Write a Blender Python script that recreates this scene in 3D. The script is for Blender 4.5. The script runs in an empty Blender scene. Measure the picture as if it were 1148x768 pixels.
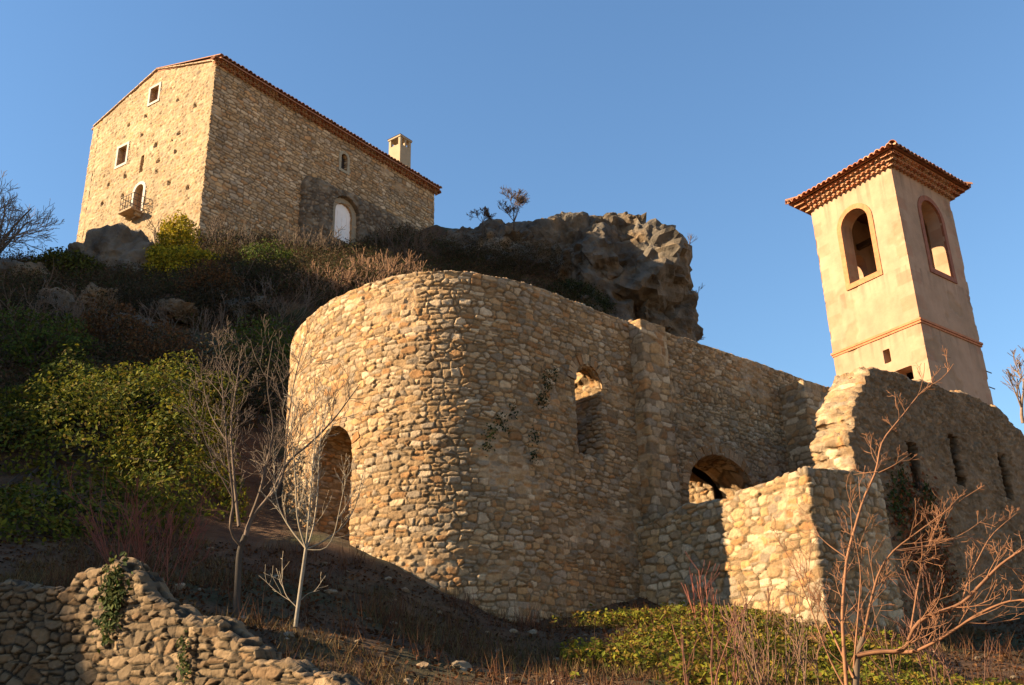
import bpy, bmesh, math, random
import numpy as np
from mathutils import Matrix, Vector, Euler

# ------------------------------------------------------------------ camera, light, exposure
scene = bpy.context.scene
COL = scene.collection
PITCH, ROLL, FPX = math.radians(22.19), math.radians(-1.52), 1141.3
cp, sp, cr, sr = math.cos(PITCH), math.sin(PITCH), math.cos(ROLL), math.sin(ROLL)
e_r, e_u, e_f = np.array([1, 0, 0.]), np.array([0, -sp, cp]), np.array([0, cp, sp])
c_r, c_u = e_r * cr + e_u * sr, -e_r * sr + e_u * cr
cam_d = bpy.data.cameras.new('camera')
cam = bpy.data.objects.new('camera', cam_d)
COL.objects.link(cam)
m = Matrix.Identity(4)
for i in range(3):
    m[i][0], m[i][1], m[i][2] = c_r[i], c_u[i], -e_f[i]
cam.matrix_world = m
cam_d.sensor_width = 36
cam_d.lens = 36 * FPX / 1148
cam_d.clip_end = 20000
cam_d.clip_start = 0.1
scene.camera = cam

SUN_HEAD, SUN_EL = 79.0, 23.5          # heading the light travels towards, elevation of the sun
S = np.array([-math.sin(math.radians(SUN_HEAD)) * math.cos(math.radians(SUN_EL)),
              -math.cos(math.radians(SUN_HEAD)) * math.cos(math.radians(SUN_EL)), math.sin(math.radians(SUN_EL))])
world = bpy.data.worlds.new('World')
scene.world = world
world.use_nodes = True
nt = world.node_tree
sky = nt.nodes.new('ShaderNodeTexSky')
sky.sky_type = 'NISHITA'
sky.sun_disc = False
sky.sun_elevation = math.radians(SUN_EL)
sky.sun_rotation = math.radians((SUN_HEAD + 180) % 360)
sky.air_density = 1.5
sky.dust_density = 0.0
sky.ozone_density = 6.0
bg = nt.nodes['Background']
bg.inputs['Strength'].default_value = 0.063
nt.links.new(sky.outputs['Color'], bg.inputs['Color'])
sun_d = bpy.data.lights.new('sun', 'SUN')
sun_d.energy = 5.0
sun_d.angle = math.radians(0.5)
sun_d.color = (1.0, 0.785, 0.50)
sun = bpy.data.objects.new('sun', sun_d)
COL.objects.link(sun)
sun.rotation_euler = Vector(S).to_track_quat('Z', 'Y').to_euler()
sun.location = (-30, -10, 40)
vs = scene.view_settings
vs.view_transform = 'Standard'
vs.look = 'None'
vs.gamma = 1
vs.exposure = 1.8
vs.use_curve_mapping = False
scene.cycles.use_denoising = True
scene.cycles.max_bounces = 6
scene.cycles.diffuse_bounces = 4
scene.cycles.transparent_max_bounces = 4

# ------------------------------------------------------------------ pixel <-> world helpers (metres, camera at the origin)
def ray(px, py):
    u, v = px - 574.0, py - 384.0
    d = c_r * (u / FPX) - c_u * (v / FPX) + e_f
    return d

def at(px, py, Y):
    d = ray(px, py)
    return d * (Y / d[1])

def atz(px, py, z):
    d = ray(px, py)
    return d * (z / d[2])

# ------------------------------------------------------------------ numpy noise
def hsh(*a, seed=0):
    h = np.uint32((seed * 2654435761 + 374761393) & 0xffffffff)
    with np.errstate(over='ignore'):
        for k in a:
            h = (np.asarray(k).astype(np.int64) & 0xffffffff).astype(np.uint32) * np.uint32(2246822519) + h * np.uint32(3266489917)
            h = h ^ (h >> np.uint32(15))
            h = h * np.uint32(668265263)
            h = h ^ (h >> np.uint32(13))
    return h.astype(np.float64) / 4294967296.0

def vnoise(P, seed=0):
    P = np.asarray(P, float)
    I = np.floor(P).astype(np.int64)
    F = P - I
    F = F * F * (3 - 2 * F)
    out = 0
    for dx in (0, 1):
        wx = F[:, 0] if dx else 1 - F[:, 0]
        for dy in (0, 1):
            wy = F[:, 1] if dy else 1 - F[:, 1]
            for dz in (0, 1):
                wz = F[:, 2] if dz else 1 - F[:, 2]
                out = out + wx * wy * wz * hsh(I[:, 0] + dx, I[:, 1] + dy, I[:, 2] + dz, seed=seed)
    return out * 2 - 1

def fbm(P, oct=4, seed=0):
    P = np.asarray(P, float)
    s, a, t = 0, 1.0, 0
    for k in range(oct):
        s = s + a * vnoise(P * 2 ** k + 17.3 * k, seed + k)
        t += a
        a *= .5
    return s / t

def n2(u, v, sc, oct=3, seed=0):
    return fbm(np.stack([u * sc, v * sc, np.zeros_like(u) + .37], 1), oct, seed)

def sstep(a, b, x):
    t = np.clip((x - a) / (b - a), 0, 1)
    return t * t * (3 - 2 * t)

# ------------------------------------------------------------------ mesh and object helpers
WORLD_ROOTS = set()      # things whose parts are built in world coordinates

def link(o, parent=None):
    COL.objects.link(o)
    if parent is not None:
        o.parent = parent
        if parent.name in WORLD_ROOTS:
            o.location = -Vector(parent.location)
    return o

TONE = .62      # palettes below are given a little bright; this brings them to measured reflectances

def meshobj(name, V, F, mat, parent=None, col=None, smooth=False):
    """V (n,3); F list of index arrays, each (k,3) or (k,4)"""
    if isinstance(F, np.ndarray):
        F = [F]
    F = [np.asarray(f, np.int32) for f in F if len(f)]
    me = bpy.data.meshes.new(name)
    V = np.asarray(V, np.float32)
    me.vertices.add(len(V))
    me.vertices.foreach_set('co', V.ravel())
    loops = np.concatenate([f.ravel() for f in F])
    tot = np.concatenate([np.full(len(f), f.shape[1], np.int32) for f in F])
    start = np.concatenate([[0], np.cumsum(tot)[:-1]]).astype(np.int32)
    me.loops.add(len(loops))
    me.loops.foreach_set('vertex_index', loops)
    me.polygons.add(len(tot))
    me.polygons.foreach_set('loop_start', start)
    me.polygons.foreach_set('loop_total', tot)
    me.polygons.foreach_set('use_smooth', np.full(len(tot), smooth, bool))
    me.update(calc_edges=True)
    if col is not None:
        col = np.asarray(col, np.float32)
        at_ = me.attributes.new('Col', 'FLOAT_COLOR', 'POINT')
        c4 = np.ones((len(V), 4), np.float32)
        c4[:, :3] = np.clip(col, 0, 1) * (1.0 if mat.name in ('rubble_stone', 'castle_stone', 'clay_tile') else TONE)
        at_.data.foreach_set('color', c4.ravel())
    me.materials.append(mat)
    o = bpy.data.objects.new(name, me)
    return link(o, parent)

def thing(name, label, cat, loc=(0, 0, 0), rz=0, group=None):
    o = bpy.data.objects.new(name, None)
    o.empty_display_size = .3
    o.location = loc
    o.rotation_euler = (0, 0, rz)
    link(o)
    return tag(o, label, cat, group)

def tag(o, label, cat, group=None):
    o['label'] = label
    o['category'] = cat
    if group:
        o['group'] = group
    return o

def world_thing(*a):
    o = thing(*a)
    WORLD_ROOTS.add(o.name)
    return o

class MB:
    """collects simple shapes into one mesh"""
    def __init__(s):
        s.V, s.Q, s.T, s.C, s.n = [], [], [], [], 0

    def add(s, V, Q=None, T=None, col=None):
        V = np.asarray(V, float)
        s.V.append(V)
        if Q is not None and len(Q):
            s.Q.append(np.asarray(Q) + s.n)
        if T is not None and len(T):
            s.T.append(np.asarray(T) + s.n)
        c = np.ones((len(V), 3)) * (np.array(col) if col is not None else np.array([.5, .5, .5]))
        s.C.append(c)
        s.n += len(V)

    def box(s, c, ax, half, col=None):
        """c centre, ax 3 axes rows, half sizes"""
        c = np.asarray(c, float)
        V = [c + ax[0] * half[0] * i + ax[1] * half[1] * j + ax[2] * half[2] * k for k in (-1, 1) for j in (-1, 1) for i in (-1, 1)]
        s.add(V, [[0, 2, 3, 1], [4, 5, 7, 6], [0, 1, 5, 4], [2, 6, 7, 3], [0, 4, 6, 2], [1, 3, 7, 5]], col=col)

    def tube(s, P, R, n=5, col=None, cap=True):
        P = np.asarray(P, float)
        R = np.ones(len(P)) * np.asarray(R, float)
        T = np.gradient(P, axis=0)
        T /= np.linalg.norm(T, axis=1)[:, None] + 1e-9
        up = np.array([.13, .21, .97]) if abs(T[0][2]) < .9 else np.array([.97, .1, .2])
        A = np.cross(T, up)
        A /= np.linalg.norm(A, axis=1)[:, None] + 1e-9
        B = np.cross(T, A)
        th = np.arange(n) * 2 * np.pi / n
        V = P[:, None] + R[:, None, None] * (np.cos(th)[None, :, None] * A[:, None] + np.sin(th)[None, :, None] * B[:, None])
        k = len(P)
        i, j = np.meshgrid(np.arange(k - 1), np.arange(n), indexing='ij')
        j2 = (j + 1) % n
        Q = np.stack([i * n + j, i * n + j2, (i + 1) * n + j2, (i + 1) * n + j], -1).reshape(-1, 4)
        V = V.reshape(-1, 3)
        Tt = []
        if cap:
            V = np.vstack([V, P[-1:]])
            e = len(V) - 1
            Tt = [[(k - 1) * n + a, (k - 1) * n + (a + 1) % n, e] for a in range(n)]
        s.add(V, Q, Tt, col=col)

    def build(s, name, mat, parent=None, smooth=False):
        F = []
        if s.Q:
            F.append(np.concatenate(s.Q))
        if s.T:
            F.append(np.concatenate(s.T))
        return meshobj(name, np.concatenate(s.V), F, mat, parent, np.concatenate(s.C), smooth)

# ------------------------------------------------------------------ materials
def material(name, rough=.9, color=None, bump=0.0, bscale=12.0, mott=0.0, mscale=3.0, trans=0.0, spec=.3, bdist=.05):
    M = bpy.data.materials.new(name)
    M.use_nodes = True
    t = M.node_tree
    b = t.nodes['Principled BSDF']
    b.inputs['Roughness'].default_value = rough
    b.inputs['Specular IOR Level'].default_value = spec
    if color is None:
        a = t.nodes.new('ShaderNodeAttribute')
        a.attribute_name = 'Col'
        src = a.outputs['Color']
    else:
        r = t.nodes.new('ShaderNodeRGB')
        r.outputs[0].default_value = (*color, 1)
        src = r.outputs[0]
    tc = t.nodes.new('ShaderNodeTexCoord')
    if mott:
        n = t.nodes.new('ShaderNodeTexNoise')
        n.inputs['Scale'].default_value = mscale
        n.inputs['Detail'].default_value = 6
        n.inputs['Roughness'].default_value = .65
        t.links.new(tc.outputs['Object'], n.inputs['Vector'])
        mr = t.nodes.new('ShaderNodeMapRange')
        mr.inputs[1].default_value = .3
        mr.inputs[2].default_value = .7
        mr.inputs[3].default_value = 1 - mott
        mr.inputs[4].default_value = 1 + mott
        t.links.new(n.outputs['Fac'], mr.inputs[0])
        mx = t.nodes.new('ShaderNodeVectorMath')
        mx.operation = 'MULTIPLY'
        t.links.new(src, mx.inputs[0])
        t.links.new(mr.outputs[0], mx.inputs[1])
        src = mx.outputs[0]
    t.links.new(src, b.inputs['Base Color'])
    if bump:
        n = t.nodes.new('ShaderNodeTexNoise')
        n.inputs['Scale'].default_value = bscale
        n.inputs['Detail'].default_value = 8
        n.inputs['Roughness'].default_value = .7
        t.links.new(tc.outputs['Object'], n.inputs['Vector'])
        bp = t.nodes.new('ShaderNodeBump')
        bp.inputs['Strength'].default_value = bump
        bp.inputs['Distance'].default_value = bdist
        t.links.new(n.outputs['Fac'], bp.inputs['Height'])
        t.links.new(bp.outputs[0], b.inputs['Normal'])
    if trans:
        tr = t.nodes.new('ShaderNodeBsdfTranslucent')
        t.links.new(src, tr.inputs['Color'])
        ms = t.nodes.new('ShaderNodeMixShader')
        ms.inputs[0].default_value = trans
        t.links.new(b.outputs[0], ms.inputs[1])
        t.links.new(tr.outputs[0], ms.inputs[2])
        t.links.new(ms.outputs[0], t.nodes['Material Output'].inputs['Surface'])
    return M

M_stone = material('rubble_stone', .92, bump=.85, bscale=20, mott=.26, mscale=11)
M_castle = material('castle_stone', .92, bump=.6, bscale=4, mott=.18, mscale=2.5)
M_plaster = material('lime_plaster', .9, bump=.25, bscale=5, mott=.12, mscale=2.2)
M_rock = material('limestone_rock', .95, bump=1.0, bscale=1.1, mott=.45, mscale=.9, bdist=.45)
M_soil = material('earth', 1.0, bump=1.0, bscale=4, mott=.5, mscale=2.5, bdist=.12)
M_tile = material('clay_tile', .85, mott=.25, mscale=7)
M_wood = material('bark', .9, mott=.3, mscale=9)
M_leaf = material('leaf', .75, trans=.3, spec=.12)
M_dry = material('dry_plant', .9, trans=.2, spec=.1)
M_trim = material('pale_trim', .85, mott=.1, mscale=5)
M_iron = material('iron', .6, color=(.05, .035, .03))
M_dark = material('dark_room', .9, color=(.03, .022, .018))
M_paint = material('white_paint', .7, color=(.86, .77, .70), mott=.06)
M_pane = material('window_wood', .6, color=(.32, .14, .06), mott=.2)

# ------------------------------------------------------------------ masonry: real relief, one mesh per wall
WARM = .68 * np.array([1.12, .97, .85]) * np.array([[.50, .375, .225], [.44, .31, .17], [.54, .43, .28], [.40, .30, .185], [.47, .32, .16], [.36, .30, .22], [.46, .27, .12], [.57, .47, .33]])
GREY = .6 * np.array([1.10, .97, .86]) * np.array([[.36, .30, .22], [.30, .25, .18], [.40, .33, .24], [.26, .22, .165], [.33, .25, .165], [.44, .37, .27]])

def rubble(rowh=.15, asp=1.75, mortar=.012, amp=.045, pal=WARM, mcol=(.18, .115, .06), seed=1, jit=.6, rough=.012, warp=.04, mix=1.0, tilt=.25, split=.3, flat=.10, pm0=.12):
    """coursed rubble: courses of varying height, stones of varying length, some split in two; returns relief and colour"""
    pal = np.asarray(pal)
    mcol = np.asarray(mcol)

    def f(u, v):
        u0, v0 = u, v
        v = v + warp * n2(u0, v0, .55, 2, seed + 5) * 2 + rowh * .9 * n2(u0 * .12, v0, .5 / rowh * .5, 2, seed + 13) + .10 * rowh * n2(u0, v0, .5 / rowh, 2, seed + 6)
        u = u + .16 * rowh * n2(u0, v0, .6 / rowh, 2, seed + 7)
        j0 = np.floor(v / rowh).astype(np.int64)
        PU, PV, WW, ID1, ID2 = [], [], [], [], []
        for dj in (-1, 0, 1):
            j = j0 + dj
            w = rowh * asp * (.7 + .7 * hsh(j, seed=seed + 1))
            off = hsh(j, seed=seed + 2) * 7
            i0 = np.floor(u / w + off).astype(np.int64)
            for di in (-1, 0, 1):
                i = i0 + di
                pu = (i - off + .5 + (hsh(i, j, seed=seed + 3) - .5) * jit) * w
                pv = (j + .5 + (hsh(i, j, seed=seed + 4) - .5) * jit * .42) * rowh
                ww = (hsh(i, j, seed=seed + 8) ** 3) * (rowh * .62) ** 2
                sp_ = hsh(i, j, seed=seed + 14) < split
                hz = hsh(i, j, seed=seed + 15) < .6
                du, dv = np.where(hz, .04 * w, .27 * w), np.where(hz, .27 * rowh, .06 * rowh)
                PU.append(np.where(sp_, pu - du, pu)); PV.append(np.where(sp_, pv - dv, pv)); WW.append(np.where(sp_, ww * .3, ww))
                ID1.append(i * 2); ID2.append(j)
                PU.append(np.where(sp_, pu + du, 1e4)); PV.append(np.where(sp_, pv + dv, 1e4)); WW.append(ww * .3)
                ID1.append(i * 2 + 1); ID2.append(j)
        PU, PV, WW = np.array(PU), np.array(PV), np.array(WW)
        ID1, ID2 = np.array(ID1), np.array(ID2)
        ak = asp * 1.08
        dU, dV = (PU - u) / ak, PV - v
        D = dU ** 2 + dV ** 2 - WW
        k = D.argmin(0)
        ar = np.arange(len(u))
        qu, qv, qd = dU[k, ar], dV[k, ar], D[k, ar]
        gap = np.hypot((dU - qu) / ak, dV - qv)
        B = (D - qd) / (2 * np.maximum(gap, 1e-6))
        B[k, ar] = 9
        dist = B.min(0)
        i, j = ID1[k, ar], ID2[k, ar]
        r1, r2, r3, r4, r5, r6 = [hsh(i, j, seed=seed + 20 + q) for q in range(6)]
        dist = dist + .10 * rowh * n2(u0, v0, 1.6 / rowh, 3, seed + 9) - .05 * rowh * r6
        prof = np.clip((dist - mortar * .3) / (flat * rowh), 0, 1)
        prof = np.sqrt(prof * (2 - prof))
        H = amp * prof * (.35 + 1.0 * r1) + prof * tilt * ((r2 - .5) * qu * 1.6 + (r3 - .5) * qv) + rough * n2(u0, v0, 1.1 / rowh, 4, seed + 10) * (.4 + .6 * prof)
        base = pal[np.minimum((r4 * len(pal)).astype(int), len(pal) - 1)] * (.66 + .56 * r5)[:, None]
        avg = pal.mean(0)
        base = avg + (base - avg) * mix
        base = base * (1 + .16 * n2(u0, v0, 1.5 / rowh, 3, seed + 16))[:, None]
        mo = mcol * (1 + .25 * n2(u0, v0, 1.3, 3, seed + 11))[:, None]
        t = sstep(mortar * .2, mortar * 1.5, dist)[:, None]
        pm = sstep(pm0, pm0 + .33, n2(u0, v0, .9, 4, seed + 17) + .25 * n2(u0, v0, .5 / rowh, 2, seed + 18))
        mo = mo * (1 - pm[:, None]) + (avg * 1.0 + .01) * pm[:, None]
        H = H + pm * amp * .62 * (1 - prof)
        C = mo * (1 - t) + base * t
        stain = 1 + .24 * n2(u0, v0, .4, 4, seed + 12) + .16 * n2(u0 * 2.4, v0 * .22, .9, 3, seed + 19)
        return H, C * stain[:, None]
    return f

class Path:
    def __init__(s, pts, smooth=False):
        s.p = np.asarray(pts, float)
        d = np.diff(s.p, axis=0)
        L = np.hypot(d[:, 0], d[:, 1])
        s.u = np.concatenate([[0], np.cumsum(L)])
        t = d / L[:, None]
        s.t = t
        s.smooth = smooth
        s.L = s.u[-1]

    def P(s, u):
        i = np.clip(np.searchsorted(s.u, u, side='right') - 1, 0, len(s.t) - 1)
        return s.p[i] + s.t[i] * (u - s.u[i])[:, None]

    def N(s, u):
        if s.smooth:
            h = .15
            t = s.P(np.clip(u + h, 0, s.L)) - s.P(np.clip(u - h, 0, s.L))
        else:
            h = 1e-4
            t = s.P(np.clip(u + h, 0, s.L)) - s.P(np.clip(u - h, 0, s.L))
        t = t / np.hypot(t[:, 0], t[:, 1])[:, None]
        return np.stack([t[:, 1], -t[:, 0]], 1)

    def hit(s, px, py):
        d = ray(px, py)
        uu = np.linspace(0, s.L, 6000)
        P = s.P(uu)
        g = P[:, 0] - d[0] / d[1] * P[:, 1]
        k = np.nonzero((g[:-1] * g[1:]) <= 0)[0]
        if len(k) == 0:
            k = np.array([np.abs(g).argmin()])
        k = k[P[k, 1].argmin()]
        return uu[k], d[2] / d[1] * P[k, 1]

def wall(name, path, V0, V1, sdf, thick, res, style, mat, parent=None, ustart=0, uend=None, edge=None, back=True, offset=0.0, tint=None):
    uend = path.L if uend is None else uend
    U = np.unique(np.concatenate([np.linspace(ustart, uend, int((uend - ustart) / res) + 1), [c for c in path.u if ustart < c < uend] if not path.smooth else []]))
    keepu = np.concatenate([[True], np.diff(U) > res * .2])
    U = U[keepu]
    Vv = np.linspace(V0, V1, int((V1 - V0) / res) + 1)
    nu, nv = len(U), len(Vv)
    UU, VV = [a.ravel().copy() for a in np.meshgrid(U, Vv, indexing='ij')]
    cu, cv = np.meshgrid((U[1:] + U[:-1]) / 2, (Vv[1:] + Vv[:-1]) / 2, indexing='ij')
    keep = (sdf(cu.ravel(), cv.ravel()) < 0).reshape(nu - 1, nv - 1)
    kp = np.pad(keep, 1)
    cnt = kp[:-1, :-1].astype(int) + kp[1:, :-1] + kp[:-1, 1:] + kp[1:, 1:]
    used = (cnt > 0).ravel()
    bnd = ((cnt > 0) & (cnt < 4)).ravel()
    bi = np.nonzero(bnd)[0]
    e = res * .6
    f0 = sdf(UU[bi], VV[bi])
    gu = (sdf(UU[bi] + e, VV[bi]) - sdf(UU[bi] - e, VV[bi])) / (2 * e)
    gv = (sdf(UU[bi], VV[bi] + e) - sdf(UU[bi], VV[bi] - e)) / (2 * e)
    gl = np.hypot(gu, gv) + 1e-6
    gu, gv = gu / gl, gv / gl
    near = np.abs(f0 / gl) < 1.5 * res
    sh = np.clip(f0 / gl, -1.1 * res, 1.1 * res) * near
    UU[bi] = np.clip(UU[bi] - sh * gu, ustart, uend)
    VV[bi] -= sh * gv
    H, C = style(UU, VV)
    TH = thick(UU) if callable(thick) else np.full(len(UU), float(thick))
    thick = float(np.median(TH))
    H = H + offset
    Hf = H.copy()
    Hf[bi] = offset + (H[bi] - offset) * .7
    P2, N2 = path.P(UU), path.N(UU)
    front = np.column_stack([P2 + N2 * Hf[:, None], VV])
    Hb, Cb = style(UU + 31.7, VV + 11.3)
    if path.smooth:
        PB = P2 - N2 * TH[:, None]
    else:       # mitre the inside at corners so that no back face comes out through the next wall
        sg = np.clip(np.searchsorted(path.u, UU, side='right') - 1, 0, len(path.t) - 1)
        closed = np.allclose(path.p[0], path.p[-1])
        last = len(path.t) - 1
        lo = path.u[sg] + np.where((sg > 0) | closed, thick, 0)
        hi = path.u[sg + 1] - np.where((sg < last) | closed, thick, 0)
        mid_ = (path.u[sg] + path.u[sg + 1]) / 2
        ub = np.clip(UU, np.minimum(lo, mid_), np.maximum(hi, mid_))
        tg = path.t[sg]
        nS = np.stack([tg[:, 1], -tg[:, 0]], 1)
        PB = path.p[sg] + tg * (ub - path.u[sg])[:, None] - nS * TH[:, None]
    bk = np.column_stack([PB - N2 * Hb[:, None], VV])
    idx = -np.ones(nu * nv, int)
    idx[used] = np.arange(used.sum())
    nf = used.sum()
    V = [front[used], bk[used]]
    CC = [C[used], Cb[used]]
    a, b = np.nonzero(keep)
    g = lambda i, j: i * nv + j
    q = np.stack([g(a, b), g(a + 1, b), g(a + 1, b + 1), g(a, b + 1)], 1)
    Q = [idx[q]]
    if back:
        Q.append(idx[q[:, ::-1]] + nf)
    # reveals
    nd = max(2, int(thick / max(res * 1.6, .03)))
    ED = []
    L, Rr = kp[:-1, 1:-1], kp[1:, 1:-1]
    i, j = np.nonzero(Rr & ~L)
    ED.append(np.stack([g(i, j), g(i, j + 1)], 1))
    i, j = np.nonzero(L & ~Rr)
    ED.append(np.stack([g(i, j + 1), g(i, j)], 1))
    D, Up = kp[1:-1, :-1], kp[1:-1, 1:]
    i, j = np.nonzero(Up & ~D)
    ED.append(np.stack([g(i + 1, j), g(i, j)], 1))
    i, j = np.nonzero(D & ~Up)
    ED.append(np.stack([g(i, j), g(i + 1, j)], 1))
    ED = np.concatenate(ED)
    ev = np.unique(ED)
    loc = -np.ones(nu * nv, int)
    loc[ev] = np.arange(len(ev))
    bl = -np.ones(nu * nv, int)
    bl[bi] = np.arange(len(bi))
    ou, ov, nr = gu[bl[ev]], gv[bl[ev]], near[bl[ev]]
    base = nf * 2
    ring = []
    st2 = edge or style
    for k in range(nd + 1):
        if k == 0:
            p, c = front[ev], C[ev]
        elif k == nd:
            p, c = bk[ev], Cb[ev]
        else:
            dd = TH[ev] * k / nd
            h, c = st2(dd + 3.3, VV[ev] + .93 * UU[ev])
            h = h * nr
            uu2 = np.clip(UU[ev] + ou * h, ustart, uend)
            p = np.column_stack([path.P(uu2) + (PB[ev] - P2[ev]) * (k / nd), VV[ev] + ov * h])
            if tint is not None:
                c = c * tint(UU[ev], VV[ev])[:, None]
        V.append(p)
        CC.append(c)
    ne = len(ev)
    for k in range(nd):
        a0, b0 = loc[ED[:, 0]] + base + k * ne, loc[ED[:, 1]] + base + k * ne
        Q.append(np.stack([a0, b0, b0 + ne, a0 + ne], 1))
    return meshobj(name, np.concatenate(V), [np.concatenate(Q)], mat, parent, np.concatenate(CC), True)

def s_arch(u, v, uc, w, zs, zb, rise=1.0):
    a = np.hypot(u - uc, (v - zs) / rise) - w
    b = np.maximum(np.abs(u - uc) - w, zb - v)
    return np.where(v > zs, a, b)

def s_box(u, v, u0, u1, z0, z1):
    return np.maximum(np.maximum(u0 - u, u - u1), np.maximum(z0 - v, v - z1))

def jag(u, v, a, sc, seed):
    return a * n2(u, v, sc, 3, seed)

def profile(pts):
    pts = np.array(sorted(pts))
    return lambda u: np.interp(u, pts[:, 0], pts[:, 1])

def arch_outline(w, zs, zb, n=14, rise=1.0):
    """open outline left foot -> arch -> right foot in local (u,z)"""
    th = np.linspace(np.pi, 0, n)
    return np.array([[-w, zb]] + [[w * math.cos(t), zs + rise * w * math.sin(t)] for t in th] + [[w, zb]])

def surround(path, uc, w, zs, zb, t, d_out, d_in, col, name, mat, parent, sill=True, rise=1.0, sill_t=None, voussoir=None):
    """flat band round an arched (or square, rise=0) opening, standing proud of the wall"""
    if rise == 0:
        inn = np.array([[-w, zb], [-w, zs], [w, zs], [w, zb]])
        out = np.array([[-w - t, zb], [-w - t, zs + t], [w + t, zs + t], [w + t, zb]])
    else:
        inn, out = arch_outline(w, zs, zb, rise=rise), arch_outline(w + t, zs, zb, rise=(rise * w + t) / (w + t))
    mb = MB()
    u_ = np.concatenate([inn[:, 0], out[:, 0]]) + uc
    z_ = np.concatenate([inn[:, 1], out[:, 1]])
    Pf, N = path.P(u_), path.N(np.full(len(u_), uc))
    f = np.column_stack([Pf + N * d_out, z_])
    b = np.column_stack([Pf - N * d_in, z_])
    n = len(inn)
    V = np.vstack([f, b])
    Q = []
    for i in range(n - 1):
        Q += [[i, i + 1, n + i + 1, n + i], [2 * n + i + 1, 2 * n + i, 3 * n + i, 3 * n + i + 1],
              [n + i, n + i + 1, 3 * n + i + 1, 3 * n + i], [i + 1, i, 2 * n + i, 2 * n + i + 1]]
    mb.add(V, Q, col=col)
    if sill:
        st = sill_t or t
        c = path.P(np.array([uc]))[0]
        N0 = path.N(np.array([uc]))[0]
        T = np.array([-N0[1], N0[0]])
        ax = np.array([[T[0], T[1], 0], [N0[0], N0[1], 0], [0, 0, 1]])
        dm = (d_out - d_in) / 2
        mb.box([c[0] + N0[0] * dm, c[1] + N0[1] * dm, zb - st / 2], ax, [w + t, (d_out + d_in) / 2 + .004, st / 2], col=col)
    return mb.build(name, mat, parent)

def panel(path, uc, w, zs, zb, depth, col, name, mat, parent, rise=1.0, th=.05):
    o = arch_outline(w, zs, zb, rise=max(rise, .001))
    u_ = o[:, 0] + uc
    P, N = path.P(u_), path.N(np.full(len(u_), uc))
    n = len(o)
    V = np.vstack([np.column_stack([P - N * depth, o[:, 1]]), np.column_stack([P - N * (depth + th), o[:, 1]])])
    mb = MB()
    T = [[0, i + 1, i] for i in range(1, n - 1)] + [[n, n + i, n + i + 1] for i in range(1, n - 1)]
    Q = [[i, (i + 1) % n, n + (i + 1) % n, n + i] for i in range(n)]
    mb.add(V, Q, T, col=col)
    return mb.build(name, mat, parent)

# ------------------------------------------------------------------ terrain
ctrl = []
for px, py, Y in [(30, 668, 13.3), (120, 650, 13.2), (200, 692, 12.5), (300, 740, 11.7), (380, 770, 11.1),
                  (265, 697, 13.5), (333, 703, 13.5), (420, 772, 11.6), (520, 772, 12.6), (640, 780, 13), (760, 785, 12.5), (900, 800, 11.2), (1000, 800, 10.8), (1148, 800, 10.5),
                  (300, 640, 17.3), (345, 604, 20.3), (380, 603, 20.6), (330, 608, 20), (420, 622, 19.4), (440, 632, 19.2), (500, 668, 18.8), (580, 706, 19.7), (640, 694, 20.8), (700, 676, 22.2), (450, 668, 17.5), (520, 712, 17), (600, 735, 16.6),
                  (700, 702, 18.6), (790, 694, 18.2), (850, 700, 17.4), (920, 722, 16.8), (1000, 752, 16.4), (1100, 785, 16),
                  (100, 645, 16.3), (200, 640, 16.8), (250, 600, 19.8), (100, 480, 24), (200, 450, 26), (280, 520, 24.5), (0, 560, 20), (310, 450, 29),
                  (50, 400, 30), (150, 385, 32), (250, 385, 34), (300, 345, 37), (380, 318, 40), (450, 310, 42), (50, 335, 38.5), (0, 312, 41.5), (60, 299, 44.5), (130, 312, 45.5),
                  (200, 300, 47.5), (230, 272, 49.6), (300, 275, 51.5), (375, 285, 54.5), (450, 262, 59), (492, 246, 65), (540, 263, 64), (520, 296, 60), (590, 263, 63)]:
    ctrl.append(at(px, py, Y))
ctrl += [np.array(p, float) for p in [
    (0, 23.5, 4.4), (-3, 23.5, 4.5), (3, 26.5, 4.8), (8, 29.5, 5), (14, 25, 3), (20, 20, 0), (25, 30, 2), (12, 42, 8), (20, 52, 8), (34, 60, 6), (7, 44, 14), (15, 46, 8), (6, 50, 17), (-2, 48, 20.5), (-1, 53, 23.5), (4, 55, 24), (11, 55, 16), (2, 35, 12), (6, 36, 9),
    (0, 0, -1.6), (0, 5, -.9), (0, 8.5, -.3), (-5, 8.5, -.3), (5, 8, -.4), (0, -20, -4), (20, 0, -3), (-10, 4, -1), (12, 6, -1.2), 
    (-24, 8, 3), (-30, -5, 1), (-42, 1, 12.5), (-42, 4, 14.8), (-42, 6.5, 20.5), (-42, 10, 21.8), (-42, 14, 20), (-42, 17, 21.7), (-43, 20, 26), (-43, 27, 32.5), (-44, 33, 35.3), (-44, 38, 36.3), (-46, 46, 34), (-60, 40, 30), (-60, 10, 16), (-60,25,26), (-24, 20, 9), (-26, 30, 16), (-28, 42, 22),  # far-left spur is out of view, its heights shaped to shade slope and wall
    (-30, 80, 27), (0, 84, 35), (-26, 62, 26), (-12, 60, 29), (-2, 70, 36), (-14, 56, 28.5), (20, 80, 20), (40, 40, 0), (40, 85, 4), (-70, 85, 25), (-70, -20, 0), (40, -20, -5)]]
ctrl = np.array(ctrl)

def rbf_fit(C):
    n = len(C)
    K = np.linalg.norm(C[:, None, :2] - C[None, :, :2], axis=2)
    A = np.zeros((n + 3, n + 3))
    A[:n, :n] = K - np.eye(n) * .25
    A[:n, n] = A[n, :n] = 1
    A[:n, n + 1:] = C[:, :2]
    A[n + 1:, :n] = C[:, :2].T
    return np.linalg.solve(A, np.concatenate([C[:, 2], [0, 0, 0]]))
RB = rbf_fit(ctrl)

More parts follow.
